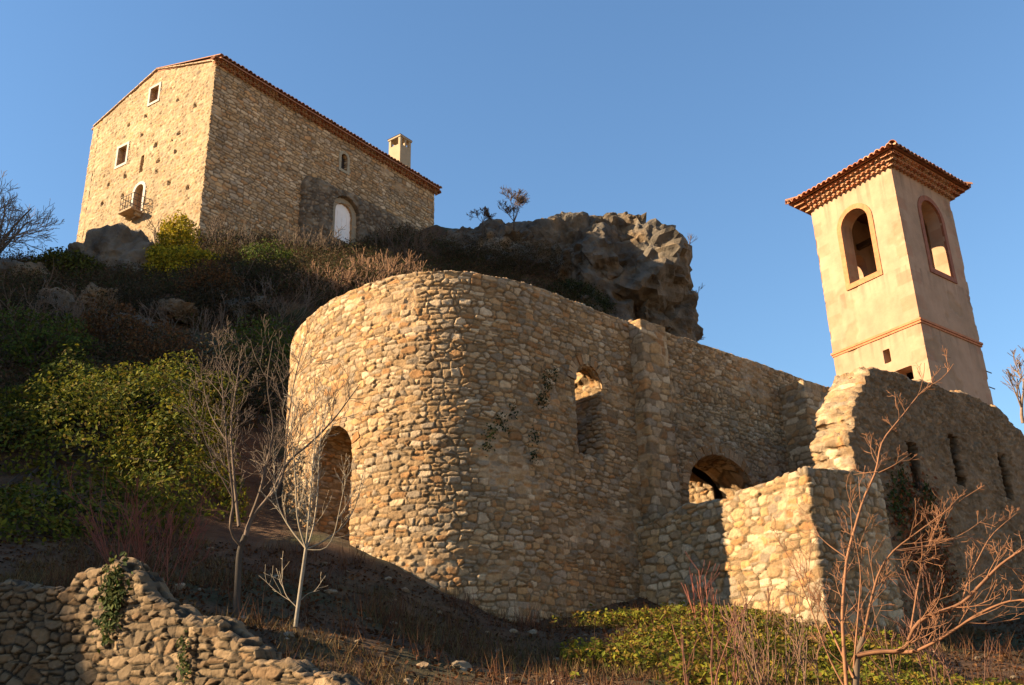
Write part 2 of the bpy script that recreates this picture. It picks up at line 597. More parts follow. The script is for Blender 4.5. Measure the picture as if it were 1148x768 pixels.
def hgt(x, y, detail=True):
    x, y = np.atleast_1d(np.asarray(x, float)), np.atleast_1d(np.asarray(y, float))
    z = RB[-3] + RB[-2] * x + RB[-1] * y
    for k in range(len(ctrl)):
        z = z + RB[k] * np.hypot(x - ctrl[k, 0], y - ctrl[k, 1])
    if detail:
        P = np.stack([x, y, z], 1)
        far = sstep(20, 32, y)
        z = z + fbm(P * .45, 5, 3) * (.14 + .75 * far) + fbm(P * 2.2, 3, 9) * .06
    return z

LW = np.array([at(*p)[:2] for p in [(-260, 715, 14.2), (-40, 700, 13.0), (90, 690, 12.5), (200, 730, 11.7), (300, 760, 11.0), (420, 800, 10.3)]])
_hgt0 = hgt

def hgt(x, y, detail=True):
    z = _hgt0(x, y, detail)
    x, y = np.atleast_1d(np.asarray(x, float)), np.atleast_1d(np.asarray(y, float))
    yl = np.interp(x, LW[:, 0], LW[:, 1])
    inr = sstep(-9.5, -8.8, x) * (1 - sstep(LW[-1, 0] - .9, LW[-1, 0] - .2, x))
    front = 1 - sstep(-.02, .16, y - yl)
    return z * (1 - front * inr) + np.minimum(z, -.35 + .05 * np.sin(x * 3)) * front * inr

gx = np.concatenate([np.arange(-72, -16, .6), np.arange(-16, 12, .14), np.arange(12, 44.1, .6)])
gy = np.concatenate([np.arange(-24, 8, .8), np.arange(8, 24, .12), np.arange(24, 52, .2), np.arange(52, 88.1, .6)])
GX, GY = np.meshgrid(gx, gy, indexing='ij')
GZ = np.concatenate([hgt(a, b) for a, b in zip(np.array_split(GX.ravel(), 12), np.array_split(GY.ravel(), 12))])
nx, ny = len(gx), len(gy)
ii, jj = np.meshgrid(np.arange(nx - 1), np.arange(ny - 1), indexing='ij')
TQ = np.stack([ii * ny + jj, (ii + 1) * ny + jj, (ii + 1) * ny + jj + 1, ii * ny + jj + 1], -1).reshape(-1, 4)
TV = np.column_stack([GX.ravel(), GY.ravel(), GZ])
tn = fbm(TV * .5, 4, 21)
tn2 = fbm(TV * 1.7, 3, 25)
soil = np.array([.15, .075, .035]) * (1 + .4 * tn2)[:, None]
moss = np.array([.06, .058, .016])
straw = np.array([.15, .092, .045])
w1 = sstep(.0, .35, tn)[:, None]
w2 = sstep(.1, .4, tn2)[:, None]
TC = soil * (1 - w1) + moss * w1
TC = TC * (1 - .6 * w2) + straw * .6 * w2
terrain = meshobj('hillside', TV, [TQ], M_soil, None, TC, True)
terrain['kind'] = 'structure'
gp = MB()
a = 6000.0
gp.add([[-a, -a, -8], [a, -a, -8], [a, a, -8], [-a, a, -8]], [[0, 1, 2, 3]], col=(.62, .40, .20))  # out of view; straw colour raised to bounce warm light onto shaded walls
o = gp.build('unseen_bounce_ground', M_soil)
o['kind'] = 'structure'
def flatz(x, y):
    return float(hgt([x], [y])[0])

def ground_Y(px, py, lo=22.0, hi=62.0):
    """how far away the hillside is where this line of sight meets it"""
    d = ray(px, py)
    yy = np.arange(lo, hi, .15)
    g = d[2] / d[1] * yy - hgt(d[0] / d[1] * yy, yy)
    k = np.nonzero(g < 0)[0]
    return float(yy[k[0]]) if len(k) else hi

# ------------------------------------------------------------------ ruined church: apse, nave wall, buttresses
ZT = 9.6
rim_px = [(330, 375), (342, 360), (361, 344), (390, 328), (425, 314), (460, 307), (500, 304), (540, 307), (580, 315), (620, 329), (660, 345), (700, 361)]
rim = np.array([atz(px, py, ZT)[:2] for px, py in rim_px])
RH = math.radians(49.5)
Rv, Nv = np.array([math.sin(RH), math.cos(RH)]), np.array([math.cos(RH), -math.sin(RH)])
J = rim[-1]
far_end = J + Rv * 13.0
# north side of the apse: continue the curve round to a wall parallel to the nave
back = [rim[0] + np.array([-.30, 1.15]), rim[0] + np.array([-.25, 2.3]), rim[0] + np.array([.25, 3.4]), rim[0] + np.array([1.1, 4.4]), rim[0] + np.array([2.2, 5.4])]
pl = np.array(back[::-1] + list(rim))
d_ = np.concatenate([[0], np.cumsum(np.linalg.norm(np.diff(pl, axis=0), axis=1))])
tt = np.linspace(0, d_[-1], 400)
sm = np.column_stack([np.interp(tt, d_, pl[:, 0]), np.interp(tt, d_, pl[:, 1])])
ker = np.hanning(45)
ker /= ker.sum()
pad = np.vstack([sm[0] + (sm[0] - sm[1:23][::-1]), sm, sm[-1] + (np.arange(1, 23)[:, None] * (tt[1] - tt[0])) * Rv])
sm = np.column_stack([np.convolve(pad[:, k], ker, 'valid') for k in (0, 1)])
main = np.vstack([sm, far_end])
north_start = sm[0] + Rv * 14
mainp = Path(np.vstack([north_start, main]), smooth=True)

church = world_thing('ruined_church', 'roofless ruined stone church with a big rounded apse and a long nave wall', 'church', (0.5, 23, 4))
uD0, zD0 = mainp.hit(351, 560)
uD1, _ = mainp.hit(394, 560)
_, zDa = mainp.hit(376, 478)
_, zDb = mainp.hit(372, 601)
uW0, _ = mainp.hit(646, 470)
uW1, _ = mainp.hit(675, 470)
_, zWa = mainp.hit(658, 411)
_, zWb = mainp.hit(662, 513)
uA0, zA0 = mainp.hit(771, 545)
uA1, _ = mainp.hit(846, 545)
_, zAa = mainp.hit(806, 511)
uDc, wD = (uD0 + uD1) / 2, (uD1 - uD0) / 2
uWc, wW = (uW0 + uW1) / 2, (uW1 - uW0) / 2
uAc, wA = (uA0 + uA1) / 2, (uA1 - uA0) / 2
uJ = mainp.hit(706, 400)[0]

def church_sdf(u, v):
    top = ZT + .05 * n2(u, u * 0, 1.7, 3, 41) + .10 * sstep(uJ, uJ + .3, u)
    f = v - top
    f = np.maximum(f, -s_arch(u, v, uDc, wD, zDa - wD, zDb - .5) + .03 * n2(u, v, 4, 2, 4))
    f = np.maximum(f, -s_arch(u, v, uWc, wW, zWa - wW, zWb) + .05 * n2(u, v, 4, 2, 5))
    f = np.maximum(f, -s_arch(u, v, uAc, wA, zAa - wA * .8, zAa - 4, rise=.8))
    return f
def church_thick(u):      # the window is splayed on the inside
    return .95 - .65 * sstep(uWc - 2.2, uWc - wW - .1, u) * (1 - sstep(uWc + wW * .55, uWc + wW * .9, u))
st_church = rubble(.125, 1.75, seed=3, amp=.042, jit=.7, tilt=.22, mcol=(.19, .125, .068), pm0=.06)
uN = mainp.u[1]
wall('apse_wall', mainp, 1.2, ZT + .4, church_sdf, church_thick, .021, st_church, M_stone, church, ustart=uN + 2.0, uend=uJ + .02)
wall('nave_wall', mainp, 1.2, ZT + .4, church_sdf, .95, .025, rubble(.12, 1.7, seed=5, jit=.75, mix=.85, mcol=(.165, .11, .06), pm0=.05), M_stone, church, ustart=uJ + .02, uend=mainp.L)
wall('north_wall', mainp, 1.2, ZT + .4, lambda u, v: v - ZT + 1.2, .95, .08, rubble(.2, 1.6, seed=6), M_stone, church, ustart=0, uend=uN + 1.98)

def pier(px0, px1, proud, z1, name, seed, label=None, mat=M_stone, rowh=.19, taper=0):
    u0, u1 = mainp.hit(px0, 400)[0], mainp.hit(px1, 400)[0]
    a0, a1 = mainp.P(np.array([u0]))[0], mainp.P(np.array([u1]))[0]
    N = mainp.N(np.array([u0]))[0]
    pth = Path([a0 - N * .05, a0 + N * proud, a1 + N * proud, a1 - N * .05])
    o = wall(name, pth, 1.2, z1 + .2, lambda u, v: v - z1 + .03 * n2(u, v, 3, 2, seed), .16, .03, rubble(rowh, 1.8, seed=seed, amp=.03, split=.1), M_stone, church)
    c = MB()
    mid = (a0 + a1) / 2 + N * (proud / 2 - .02)
    c.box([mid[0], mid[1], z1 - .16], np.array([[Rv[0], Rv[1], 0], [N[0], N[1], 0], [0, 0, 1]]), [np.linalg.norm(a1 - a0) / 2 - .05, proud / 2 - .04, .06], col=(.44, .34, .21))
    c.build('coping', M_stone, o)
    return o
pier(707, 734, .40, ZT - .02, 'buttress', 31)
pier(868, 948, .80, ZT - .42, 'pier', 33, rowh=.17)

# low inner wall seen through the nave arch
pa = mainp.P(np.array([uAc - 1.3]))[0] - Nv * 4.2
pb = mainp.P(np.array([uAc + .9]))[0] - Nv * 1.0
inn = Path([pa, pb])
i0_, i1_ = inn.hit(773, 528), inn.hit(838, 546)
ipf = profile([(i0_[0] - 2, i0_[1] + .1), i0_, i1_, (i1_[0] + 2, i1_[1] - .3)])
wall('inner_wall', inn, 2, i0_[1] + .4, lambda u, v: v - ipf(u) + .03 * n2(u, v, 3, 2, 37), .5, .03, rubble(.15, 1.7, seed=36), M_stone, church)
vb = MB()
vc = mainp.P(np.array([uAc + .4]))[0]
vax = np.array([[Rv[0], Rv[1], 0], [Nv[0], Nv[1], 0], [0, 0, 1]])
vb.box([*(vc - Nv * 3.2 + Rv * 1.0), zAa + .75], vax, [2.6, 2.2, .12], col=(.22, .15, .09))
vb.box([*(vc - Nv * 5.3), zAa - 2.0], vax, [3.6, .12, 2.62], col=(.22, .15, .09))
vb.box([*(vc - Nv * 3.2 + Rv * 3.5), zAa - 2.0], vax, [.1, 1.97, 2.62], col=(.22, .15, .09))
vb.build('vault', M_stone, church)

# thin arch stones round the window and the arch of the nave
def voussoirs(path, uc, w, zs, rise, n, t, name, col, seed, proud=.05, depth=.3):
    rng = random.Random(seed)
    mb = MB()
    N0 = path.N(np.array([uc]))[0]
    T = np.array([-N0[1], N0[0]])
    for k in range(n):
        a = math.pi * (1 - (k + .5) / n)
        rm = w + t / 2
        u, z = uc + rm * math.cos(a), zs + (rise * w + t / 2) * math.sin(a)
        p = path.P(np.array([u]))[0]
        rad = np.array([T[0] * math.cos(a), T[1] * math.cos(a), math.sin(a)])
        tan = np.array([-T[0] * math.sin(a), -T[1] * math.sin(a), math.cos(a)])
        nn = np.array([N0[0], N0[1], 0])
        hw = math.pi * rm / n / 2 * rng.uniform(.78, .92)
        c = WARM[rng.randrange(len(WARM))] * rng.uniform(.75, 1.05) * np.array(col)
        pr = proud * rng.uniform(.6, 1.3)
        mb.box([p[0] + N0[0] * (pr - depth) / 2, p[1] + N0[1] * (pr - depth) / 2, z], np.array([rad, tan, nn]), [t / 2 * rng.uniform(.85, 1.1), hw, (pr + depth) / 2], col=c)
    return mb.build(name, M_stone, church)
voussoirs(mainp, uWc, wW, zWa - wW, 1, 13, .26, 'window_arch', (1, .95, .9), 5, proud=.06)
voussoirs(mainp, uAc, wA, zAa - wA * .8, .8, 26, .24, 'nave_arch', (1, .85, .7), 6, proud=.05)
voussoirs(mainp, uDc, wD, zDa - wD, 1, 13, .24, 'doorway_arch', (.95, .9, .85), 7, proud=.03)

# ------------------------------------------------------------------ annex wall: lit short wall with corner, in front of the nave
A0 = mainp.P(np.array([mainp.hit(713, 590)[0]]))[0]
ND = Nv
g_ = None
for t_ in np.linspace(1, 7, 2000):
    p_ = A0 + ND * t_
    d = ray(909, 560)
    if p_[0] / p_[1] > d[0] / d[1]:
        g_ = t_
        break
A1 = A0 + ND * g_
annp = Path([A0 - ND * .4, A1, A1 + Rv * 2.6])
uc0 = annp.u[1]
prof = [annp.hit(x, y) for x, y in [(720, 592), (745, 578), (770, 566), (800, 563), (823, 558), (826, 551), (850, 545), (880, 534), (906, 524)]]
zc = prof[-1][1]
prof += [(uc0 + .2, zc), (uc0 + 1.2, zc + .12), (uc0 + 3, zc + .25)]
prf = profile([(a_, b_) for a_, b_ in prof])
annex = wall('annex_wall', annp, 0.2, zc + 1.0, lambda u, v: v - prf(u) + .018 * n2(u, v, 3.2, 2, 51), .6, .026, rubble(.155, 1.6, .012, .05, WARM * 1.06, (.17, .115, .06), seed=52, tilt=.3, jit=.9, split=.2), M_stone)
tag(annex, 'low rubble stone wall with a sharp sunlit corner, projecting from the nave wall below the arch', 'wall')

# ------------------------------------------------------------------ ruined wall with slots below the tower
B0 = A1 + Rv * 1.55 - Nv * .12
ruinp = Path([B0, B0 + Rv * 16])
ue = ruinp.hit(955, 500)[0]
rp = [ruinp.hit(x, y) for x, y in [(962, 418), (985, 412), (1000, 418), (1020, 428), (1046, 433), (1080, 443), (1118, 457), (1130, 470), (1140, 482), (1150, 492), (1175, 520), (1230, 580)]]
rpf = profile([(ue - 2, rp[0][1] - .1)] + rp)
edge_pts = [ruinp.hit(x, y) for x, y in [(972, 420), (966, 432), (957, 450), (955, 470), (952, 490), (951, 510), (953, 530), (952, 545)]]
ee = np.array(sorted([(z, u) for u, z in edge_pts]))
slots = []
for (x, y0, y1, w_) in [(1020, 496, 552, .22), (1066, 488, 544, .22), (1121, 508, 560, .22)]:
    u_, z0_ = ruinp.hit(x, y0)
    _, z1_ = ruinp.hit(x + 8, y1)
    slots.append((u_, z0_, z1_, w_))

def ruin_sdf(u, v):
    f = v - rpf(u) + .12 * n2(u, v, 1.4, 4, 61)
    e_ = np.interp(v, ee[:, 0], ee[:, 1])
    lo = sstep(ee[0, 0] - .12, ee[0, 0], v)
    e_ = e_ * lo + (0.02) * (1 - lo)
    f = np.maximum(f, (e_ + .34 * n2(u, v, 1.5, 4, 62) - u))
    for u_, z0_, z1_, w_ in slots:
        f = np.maximum(f, -s_box(u, v, u_ - w_ + (v - z0_) * -.0, u_ + w_, z1_, z0_) + .04 * n2(u, v, 3, 3, 63))
    return f
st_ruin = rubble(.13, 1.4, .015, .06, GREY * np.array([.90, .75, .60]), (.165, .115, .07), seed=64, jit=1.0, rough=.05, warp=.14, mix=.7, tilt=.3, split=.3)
ruin = wall('ruined_wall', ruinp, -.5, max(r[1] for r in rp) + .6, ruin_sdf, .85, .032, st_ruin, M_stone, None, edge=rubble(.2, 1.5, .02, .07, WARM, (.25, .18, .11), seed=66, jit=1.0, tilt=.4, rough=.06), tint=lambda u, v: np.where((u > slots[0][0] - .6) & (v < rpf(u) - .5), .30, 1.0))      # slot reveals darkened in the vertex colour to stand for their shade
tag(ruin, 'tall crumbling grey-brown rubble wall with narrow slots and a jagged broken sunlit end, under the bell tower', 'wall')

# ------------------------------------------------------------------ bell tower
TY = 27.6
tm = at(998.75, 187.5, TY)
zT1 = tm[2]
tl, tr_ = atz(909.2, 237.5, zT1)[:2], atz(1064.8, 224, zT1)[:2]
tm2 = tm[:2]
tb = tl + tr_ - tm2
towp = Path([tl, tm2, tr_, tb, tl])
tower = world_thing('bell_tower', 'square plastered bell tower with arched openings and a tiled roof, above the broken wall', 'bell tower', (*((tm2 + tb) / 2), 4))
cu_ = towp.u
def tarch(face, pts):
    (xa, ya), (xl, yl), (xr, yr), (xbl, ybl), (xbr, ybr) = pts
    _, zap = towp.hit(xa, ya)
    ul, _ = towp.hit(xl, yl)
    ur, _ = towp.hit(xr, yr)
    ubl, zb1 = towp.hit(xbl, ybl)
    ubr, zb2 = towp.hit(xbr, ybr)
    uc = (ubl + ubr) / 2
    w = abs(ubr - ubl) / 2
    return uc, w, zap - w, (zb1 + zb2) / 2
ar1 = tarch(0, [(960, 233), (945, 257), (977, 250), (953.7, 319), (984, 304)])
ar2 = tarch(1, [(1039, 225), (1031, 234), (1056, 255), (1044.9, 299.8), (1068.5, 312.7)])
W1, W2 = cu_[1], cu_[2] - cu_[1]
ar4 = (cu_[3] + W2 / 2, ar2[1] * .55, ar2[2] - .5, ar2[3] + .1)
zBand = towp.hit(1034.6, 359)[1]
sb = [towp.hit(990.5, 399), towp.hit(998.5, 399), towp.hit(994, 391.5), towp.hit(995, 407)]
pb_ = [towp.hit(1005, 420), towp.hit(1024, 420), towp.hit(1012, 413), towp.hit(1015, 428)]
def tower_sdf(u, v):
    f = v - (zT1 + .06)
    for a_ in (ar1, ar2, ar4):
        f = np.maximum(f, -s_arch(u, v, *a_))
    f = np.maximum(f, -s_box(u, v, sb[0][0], sb[1][0], sb[3][1], sb[2][1]))
    f = np.maximum(f, -s_box(u, v, pb_[0][0], pb_[1][0], pb_[3][1], pb_[2][1]))
    return f
def plaster(u, v):
    H = .016 * n2(u, v, 1.2, 4, 71) + .006 * n2(u, v, 7, 3, 72)
    c1, c2 = np.array([.60, .372, .235]), np.array([.50, .315, .195])
    t = sstep(-.35, .45, n2(u, v, .9, 4, 73))[:, None]
    C = c1 * (1 - t) + c2 * t
    loss = sstep(.30, .42, n2(u, v, 1.1, 4, 74))
    C = C * (1 - .55 * loss[:, None]) + .55 * loss[:, None] * np.array([.40, .25, .14])
    H = H - .02 * loss
    j = np.floor((v - zBand) / .42)
    for c in cu_:
        dq = np.abs(u - c)
        ln = np.where(hsh(j, c * 10, seed=75) > .5, .52, .34)
        on = (dq < ln + .09 * n2(u, v, 4, 3, 76)) & (((j.astype(int) + int(c > .1)) % 2) == 0) & (hsh(j, c * 7, seed=77) > .12)
        fr = np.clip(.75 + 1.3 * n2(u, v, 2.6, 4, 78), .1, 1.0)[:, None]
        tone = (np.array([.47, .20, .105]) * (.8 + .35 * hsh(j, c * 3, seed=79))[:, None])
        C = np.where(on[:, None], C * (1 - .42 * fr) + .42 * fr * tone, C)
    st = 1 + .13 * n2(u * 2.2, v * .35, 1.6, 3, 80)
    for top_, len_, k_ in ((zT1, 1.3, .30), (ar1[3] - .17, .9, .28), (zBand - .1, .8, .26)):      # rain streaks below cornice, sills and string course
        drop = top_ - v
        wgt = np.where((drop > 0) & (drop < len_), 1 - drop / len_, 0)
        st = st * (1 - k_ * wgt * sstep(-.05, .35, n2(u * 7, v * .25, 1.0, 3, 82)))
    for c in cu_:
        H = H - .03 * sstep(.10, .0, np.abs(u - c)) * sstep(.05, .3, n2(u * .2, v, 3.0, 3, 83))      # chipped corners
    return H, C * st[:, None]
wall('wall', towp, 2.0, zT1 + .1, tower_sdf, .5, .045, plaster, M_plaster, tower)
BR = (.42, .155, .07)
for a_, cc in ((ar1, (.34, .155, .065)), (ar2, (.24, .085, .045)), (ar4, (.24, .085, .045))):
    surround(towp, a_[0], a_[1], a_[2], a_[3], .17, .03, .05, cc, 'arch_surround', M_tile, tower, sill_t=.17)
axes_f = []
for k in range(4):
    t = towp.t[k]
    axes_f.append((towp.p[k], t, np.array([t[1], -t[0]]), towp.u[k + 1] - towp.u[k]))
mb = MB()
for p, t, n, L_ in axes_f:
    for (zz, pr, hh) in ((zBand, .05, .035), (zBand - .075, .025, .03)):
        c = p + t * L_ / 2 + n * (pr / 2)
        mb.box([c[0], c[1], zz], np.array([[t[0], t[1], 0], [n[0], n[1], 0], [0, 0, 1]]), [L_ / 2 + pr - .002, pr / 2 + .004, hh], col=(.40, .15, .065))
mb.build('string_course', M_tile, tower)

def half_tile(mb, p0, p1, r, up, side, col, th=.02, n=7, r1=None, flip=1):
    """half-round canal tile from p0 to p1; flip=1 arch up"""
    r1 = r1 or r
    V = []
    for (p, rr) in ((p0, r), (p1, r1)):
        for q in (rr, rr - th):
            for a_ in np.linspace(0, math.pi, n):
                V.append(p + side * math.cos(a_) * q + up * math.sin(a_) * q * flip)
    Q = []
    for k in range(n - 1):
        Q += [[k, k + 1, 2 * n + k + 1, 2 * n + k], [n + k + 1, n + k, 3 * n + k, 3 * n + k + 1], [k + 1, k, n + k, n + k + 1], [2 * n + k, 2 * n + k + 1, 3 * n + k + 1, 3 * n + k]]
    mb.add(V, Q, col=col)
Zu = np.array([0, 0, 1.])
rng = random.Random(4)
def tilecol(rng, k=1.0):
    b = rng.choice([(.40, .15, .065), (.46, .20, .095), (.34, .125, .06), (.44, .24, .13), (.38, .18, .10)])
    f = rng.uniform(.75, 1.1) * k
    return tuple(x * f for x in b)
def genoise(faces, z0, rows, pitch, step, rowh, name, parent, dark=1.0):
    """corbelled rows of half-round tiles under the eaves"""
    gm = MB()
    for p, t, n, L_ in faces:
        t3, n3 = np.array([t[0], t[1], 0]), np.array([n[0], n[1], 0])
        for r_ in range(rows):
            o = step * (r_ + 1)
            z = z0 + rowh * r_
            # mortar bed above each row
            c = p + t * L_ / 2 + n * (o / 2 - .03)
            gm.box([c[0], c[1], z + rowh - .018], np.array([t3, n3, Zu]), [L_ / 2 + o - .03, o / 2 + .03, .017], col=tuple(x * dark for x in (.40, .19, .10)))
            c = p + t * L_ / 2 + n * ((o - step * .9) / 2 - .05)
            gm.box([c[0], c[1], z + rowh / 2], np.array([t3, n3, Zu]), [L_ / 2 + o - step, (o - step * .9) / 2 + .05, rowh / 2 - .02], col=tuple(x * dark for x in (.50, .36, .22)))
            nt_ = int(round((L_ + 2 * o) / pitch))
            for k in range(nt_):
                s = -o + (k + .5) * (L_ + 2 * o) / nt_
                b = np.array([*(p + t * s), z])
                half_tile(gm, b + n3 * (-.02), b + n3 * o, pitch * .5, Zu * (rowh * .8 / (pitch * .5)), t3, tilecol(rng, dark), th=.022)
    return gm.build(name, M_tile, parent)
genoise(axes_f, zT1 + .0, 3, .20, .125, .115, 'cornice', tower)
# pyramid roof of canal tiles
zr = zT1 + .355
ov_ = .50
ctr = (tm2 + tb) / 2
apex = np.array([ctr[0], ctr[1], zr + 1.0])
rm = MB()
for p, t, n, L_ in axes_f:
    t3, n3 = np.array([t[0], t[1], 0]), np.array([n[0], n[1], 0])
    half = L_ / 2 + ov_
    depth = np.dot(p + n * ov_ - ctr, n)
    mid = p + t * L_ / 2 + n * ov_
    e0, e1 = np.array([*(mid - t * half), zr]), np.array([*(mid + t * half), zr])
    rm.add([e0, e1, apex], T=[[0, 1, 2]], col=(.30, .12, .06))
    rm.add([e0 - Zu * .03, e1 - Zu * .03, apex - Zu * .1], T=[[0, 2, 1]], col=(.36, .16, .08))
    nt_ = int(round(2 * half / .215))
    for k in range(nt_):
        s = -half + (k + .5) * 2 * half / nt_
        run = depth * (1 - abs(s) / half)
        b = np.array([*(mid + t * s), zr + .02])
        dirv = np.array([*(-n * depth), 1.0]) / depth
        half_tile(rm, b + n3 * .05 - dirv * 0.0 + Zu * rng.uniform(-.012, .012), b + dirv * max(run - .05, .12), .105, Zu, t3, tilecol(rng), th=.022, r1=.085)
roof_t = rm.build('roof', M_tile, tower)
hm = MB()
for k in range(4):
    p, t, n, L_ = axes_f[k]
    n_prev = axes_f[k - 1][2]
    corner = p + (n + n_prev) * (ov_ + .03)
    b = np.array([*corner, zr + .06])
    dv = apex - b
    L2 = np.linalg.norm(dv)
    side = np.cross(dv / L2, Zu)
    side /= np.linalg.norm(side)
    ns = 7
    for q in range(ns):
        half_tile(hm, b + dv * (q / ns) + Zu * .02, b + dv * ((q + 1.15) / ns), .125, Zu, side, tilecol(rng), r1=.10)
hm.build('hip_tiles', M_tile, tower)
fm = MB()
fp = at(974, 172, 27.9)
fm.tube([apex + Zu * -.05, apex + Zu * .35, apex + Zu * .38, apex + Zu * .62, apex + Zu * .7], [.05, .05, .09, .07, .02], 8, col=(.25, .42, .36))
fm.build('finial', M_trim, tower)
# floor slabs and a beam inside the belfry
im = MB()
W_ = np.array([[axes_f[0][1][0], axes_f[0][1][1], 0], [axes_f[0][2][0], axes_f[0][2][1], 0], [0, 0, 1]])
im.box([ctr[0], ctr[1], min(ar1[3], ar2[3]) - .35], W_, [W1 / 2 - .3, W2 / 2 - .3, .1], col=(.34, .24, .15))
im.build('belfry_floor', M_plaster, tower)
im = MB()
im.box([ctr[0], ctr[1], ar2[2] + .1], W_, [W1 / 2 - .35, .07, .09], col=(.10, .06, .035))
im.build('beam', M_wood, tower)
im = MB()
zb_ = ar2[2]
pr = np.array([[.02, .02], [.09, .02], [.13, -.05], [.16, -.2], [.20, -.36], [.27, -.46], [.25, -.48]])
th = np.linspace(0, 2 * np.pi, 17)[:-1]
bv = np.array([[ctr[0] + r * math.cos(a_), ctr[1] + r * math.sin(a_), zb_ + z] for r, z in pr for a_ in th])
bq = [[i * 16 + j, i * 16 + (j + 1) % 16, (i + 1) * 16 + (j + 1) % 16, (i + 1) * 16 + j] for i in range(len(pr) - 1) for j in range(16)]
im.add(bv, bq, col=(.07, .055, .035))
im.build('bell', M_iron, tower, smooth=True)
for (x, y, dx) in ((1121, 434, 8), (1124, 416, 6)):
    im = MB()
    u_, z_ = towp.hit(min(x, 1113), y)
    q = towp.P(np.array([towp.u[2] - .05]))[0]
    n = axes_f[1][2]
    t = axes_f[1][1]
    b = np.array([*(q), z_])
    im.tube([b, b + np.array([*(t * .35), 0])], .018, 5)
    im.build('iron_rod', M_iron, tower)

# ------------------------------------------------------------------ castle on the rock
CY = 50.0
cm = at(242, 73, CY)
zC = cm[2]
cl, c_rr = atz(105, 145.5, zC)[:2], atz(486.5, 218, zC)[:2]
cm2 = cm[:2]
castle = world_thing('castle', 'tall stone castle house with tiled roof and few windows, on top of the rocky hill', 'castle', (*cm2, 27))
gabp, sidp = Path([cl, cm2]), Path([cm2, c_rr])
cb = cl + (c_rr - cm2)
Wg, Ls = gabp.L, sidp.L
pk_u, pk_z = gabp.hit(177.5, 80)
pk_u = Wg / 2 + .2
def gtop(u):
    return np.interp(u, [0, pk_u, Wg], [zC + .15, pk_z, zC + .25])
print('castle', Wg, Ls, zC, pk_z, gabp.hit(177.5, 76))
def openpx(path, pts):
    a_ = [path.hit(x, y) for x, y in pts]
    us, zs = [q[0] for q in a_], [q[1] for q in a_]
    return min(us), max(us), min(zs), max(zs)
gw1 = openpx(gabp, [(169, 108), (178.5, 104), (174, 98.2), (173, 114.2)])
gw2 = openpx(gabp, [(132.5, 177), (142.5, 172), (138.5, 164.7), (136.4, 184.5)])
gsl = openpx(gabp, [(157.6, 184), (161.4, 182), (160.8, 174), (158.6, 193)])
gdr = openpx(gabp, [(150, 230), (160, 225), (156, 208), (154, 241)])
rngc = random.Random(8)
holes = [gabp.hit(x, y) for x, y in [(164, 130), (145, 140), (160, 151), (200, 112), (201, 150), (197, 170), (178, 180), (175, 163), (122, 207), (138, 219), (141, 198), (102, 193), (219, 119), (176, 193), (211, 210), (115, 229), (190, 205)]]
def gab_sdf(u, v):
    f = v - gtop(u)
    for a_ in (gw1, gw2, gsl):
        f = np.maximum(f, -s_box(u, v, *a_))
    w = (gdr[1] - gdr[0]) / 2
    return np.maximum(f, -s_arch(u, v, (gdr[0] + gdr[1]) / 2, w, gdr[3] - w, gdr[2]))
_sg = rubble(.2, 1.7, .05, .05, WARM * .95, (.30, .215, .125), seed=91, mix=.9, rough=.035, warp=.1, jit=.95)
def st_gab(u, v):
    H, C = _sg(u, v)
    for hu, hz in holes:
        k = np.maximum(np.abs(u - hu), np.abs(v - hz))
        on = k < .13
        H = np.where(on, -.22, H)
        C = np.where(on[:, None], C * .6, C)
    cr_ = sstep(1.0, .2, v - gtop(u) + 1.0 + .0 * u)[:, None] * 0
    return H, C
wall('gable_wall', gabp, 21, pk_z + .3, gab_sdf, .6, .055, st_gab, M_castle, castle)
sw1 = openpx(sidp, [(382, 182), (389, 182), (385, 172.5), (385.5, 191)])
sdr = openpx(sidp, [(374.5, 250), (394, 250), (383, 227.5), (384, 271)])
def side_sdf(u, v):
    f = v - (zC + .1)
    w = (sw1[1] - sw1[0]) / 2
    f = np.maximum(f, -s_arch(u, v, (sw1[0] + sw1[1]) / 2, w, sw1[3] - w, sw1[2]))
    w = (sdr[1] - sdr[0]) / 2
    return np.maximum(f, -s_arch(u, v, (sdr[0] + sdr[1]) / 2, w, sdr[3] - w, sdr[2]))
wall('side_wall', sidp, 21, zC + .15, side_sdf, .6, .055, rubble(.215, 2.1, .03, .06, WARM * 1.2, (.12, .075, .038), seed=93, mix=.85, jit=.32, rough=.02, warp=.04, split=.1, pm0=.3), M_castle, castle)
bkp = Path([c_rr, cb, cl])
def back_top(u):
    return np.where(u < Ls * 0 + Wg, np.interp(u, [0, Wg / 2, Wg], [zC, pk_z, zC]), zC)
wall('rear_walls', bkp, 21, pk_z + .1, lambda u, v: v - back_top(u), .6, .3, rubble(.25, 1.9, seed=94), M_castle, castle)
# rough older masonry at the foot of the side wall
bp_ = [sidp.hit(x, y) for x, y in [(338, 205), (343, 198), (360, 206), (400, 224), (430, 238), (470, 262), (490, 270)]]
bprof = profile(bp_)
base_u0 = bp_[0][0]
def base_sdf(u, v):
    f = v - bprof(u) + .25 * n2(u, v, .8, 3, 95)
    f = np.maximum(f, base_u0 + .1 * n2(u, v, 1.2, 3, 96) - u)
    w = (sdr[1] - sdr[0]) / 2 + .42
    return np.maximum(f, -s_arch(u, v, (sdr[0] + sdr[1]) / 2, w, sdr[3] - w + .4, sdr[2] - .2))
wall('rough_base', sidp, 21, bp_[1][1] + .4, base_sdf, .3, .06, rubble(.28, 1.4, .04, .11, GREY * .8, (.09, .065, .045), seed=97, jit=1.0, warp=.2, rough=.06, tilt=.3), M_castle, castle, offset=.3, ustart=base_u0 - .6)
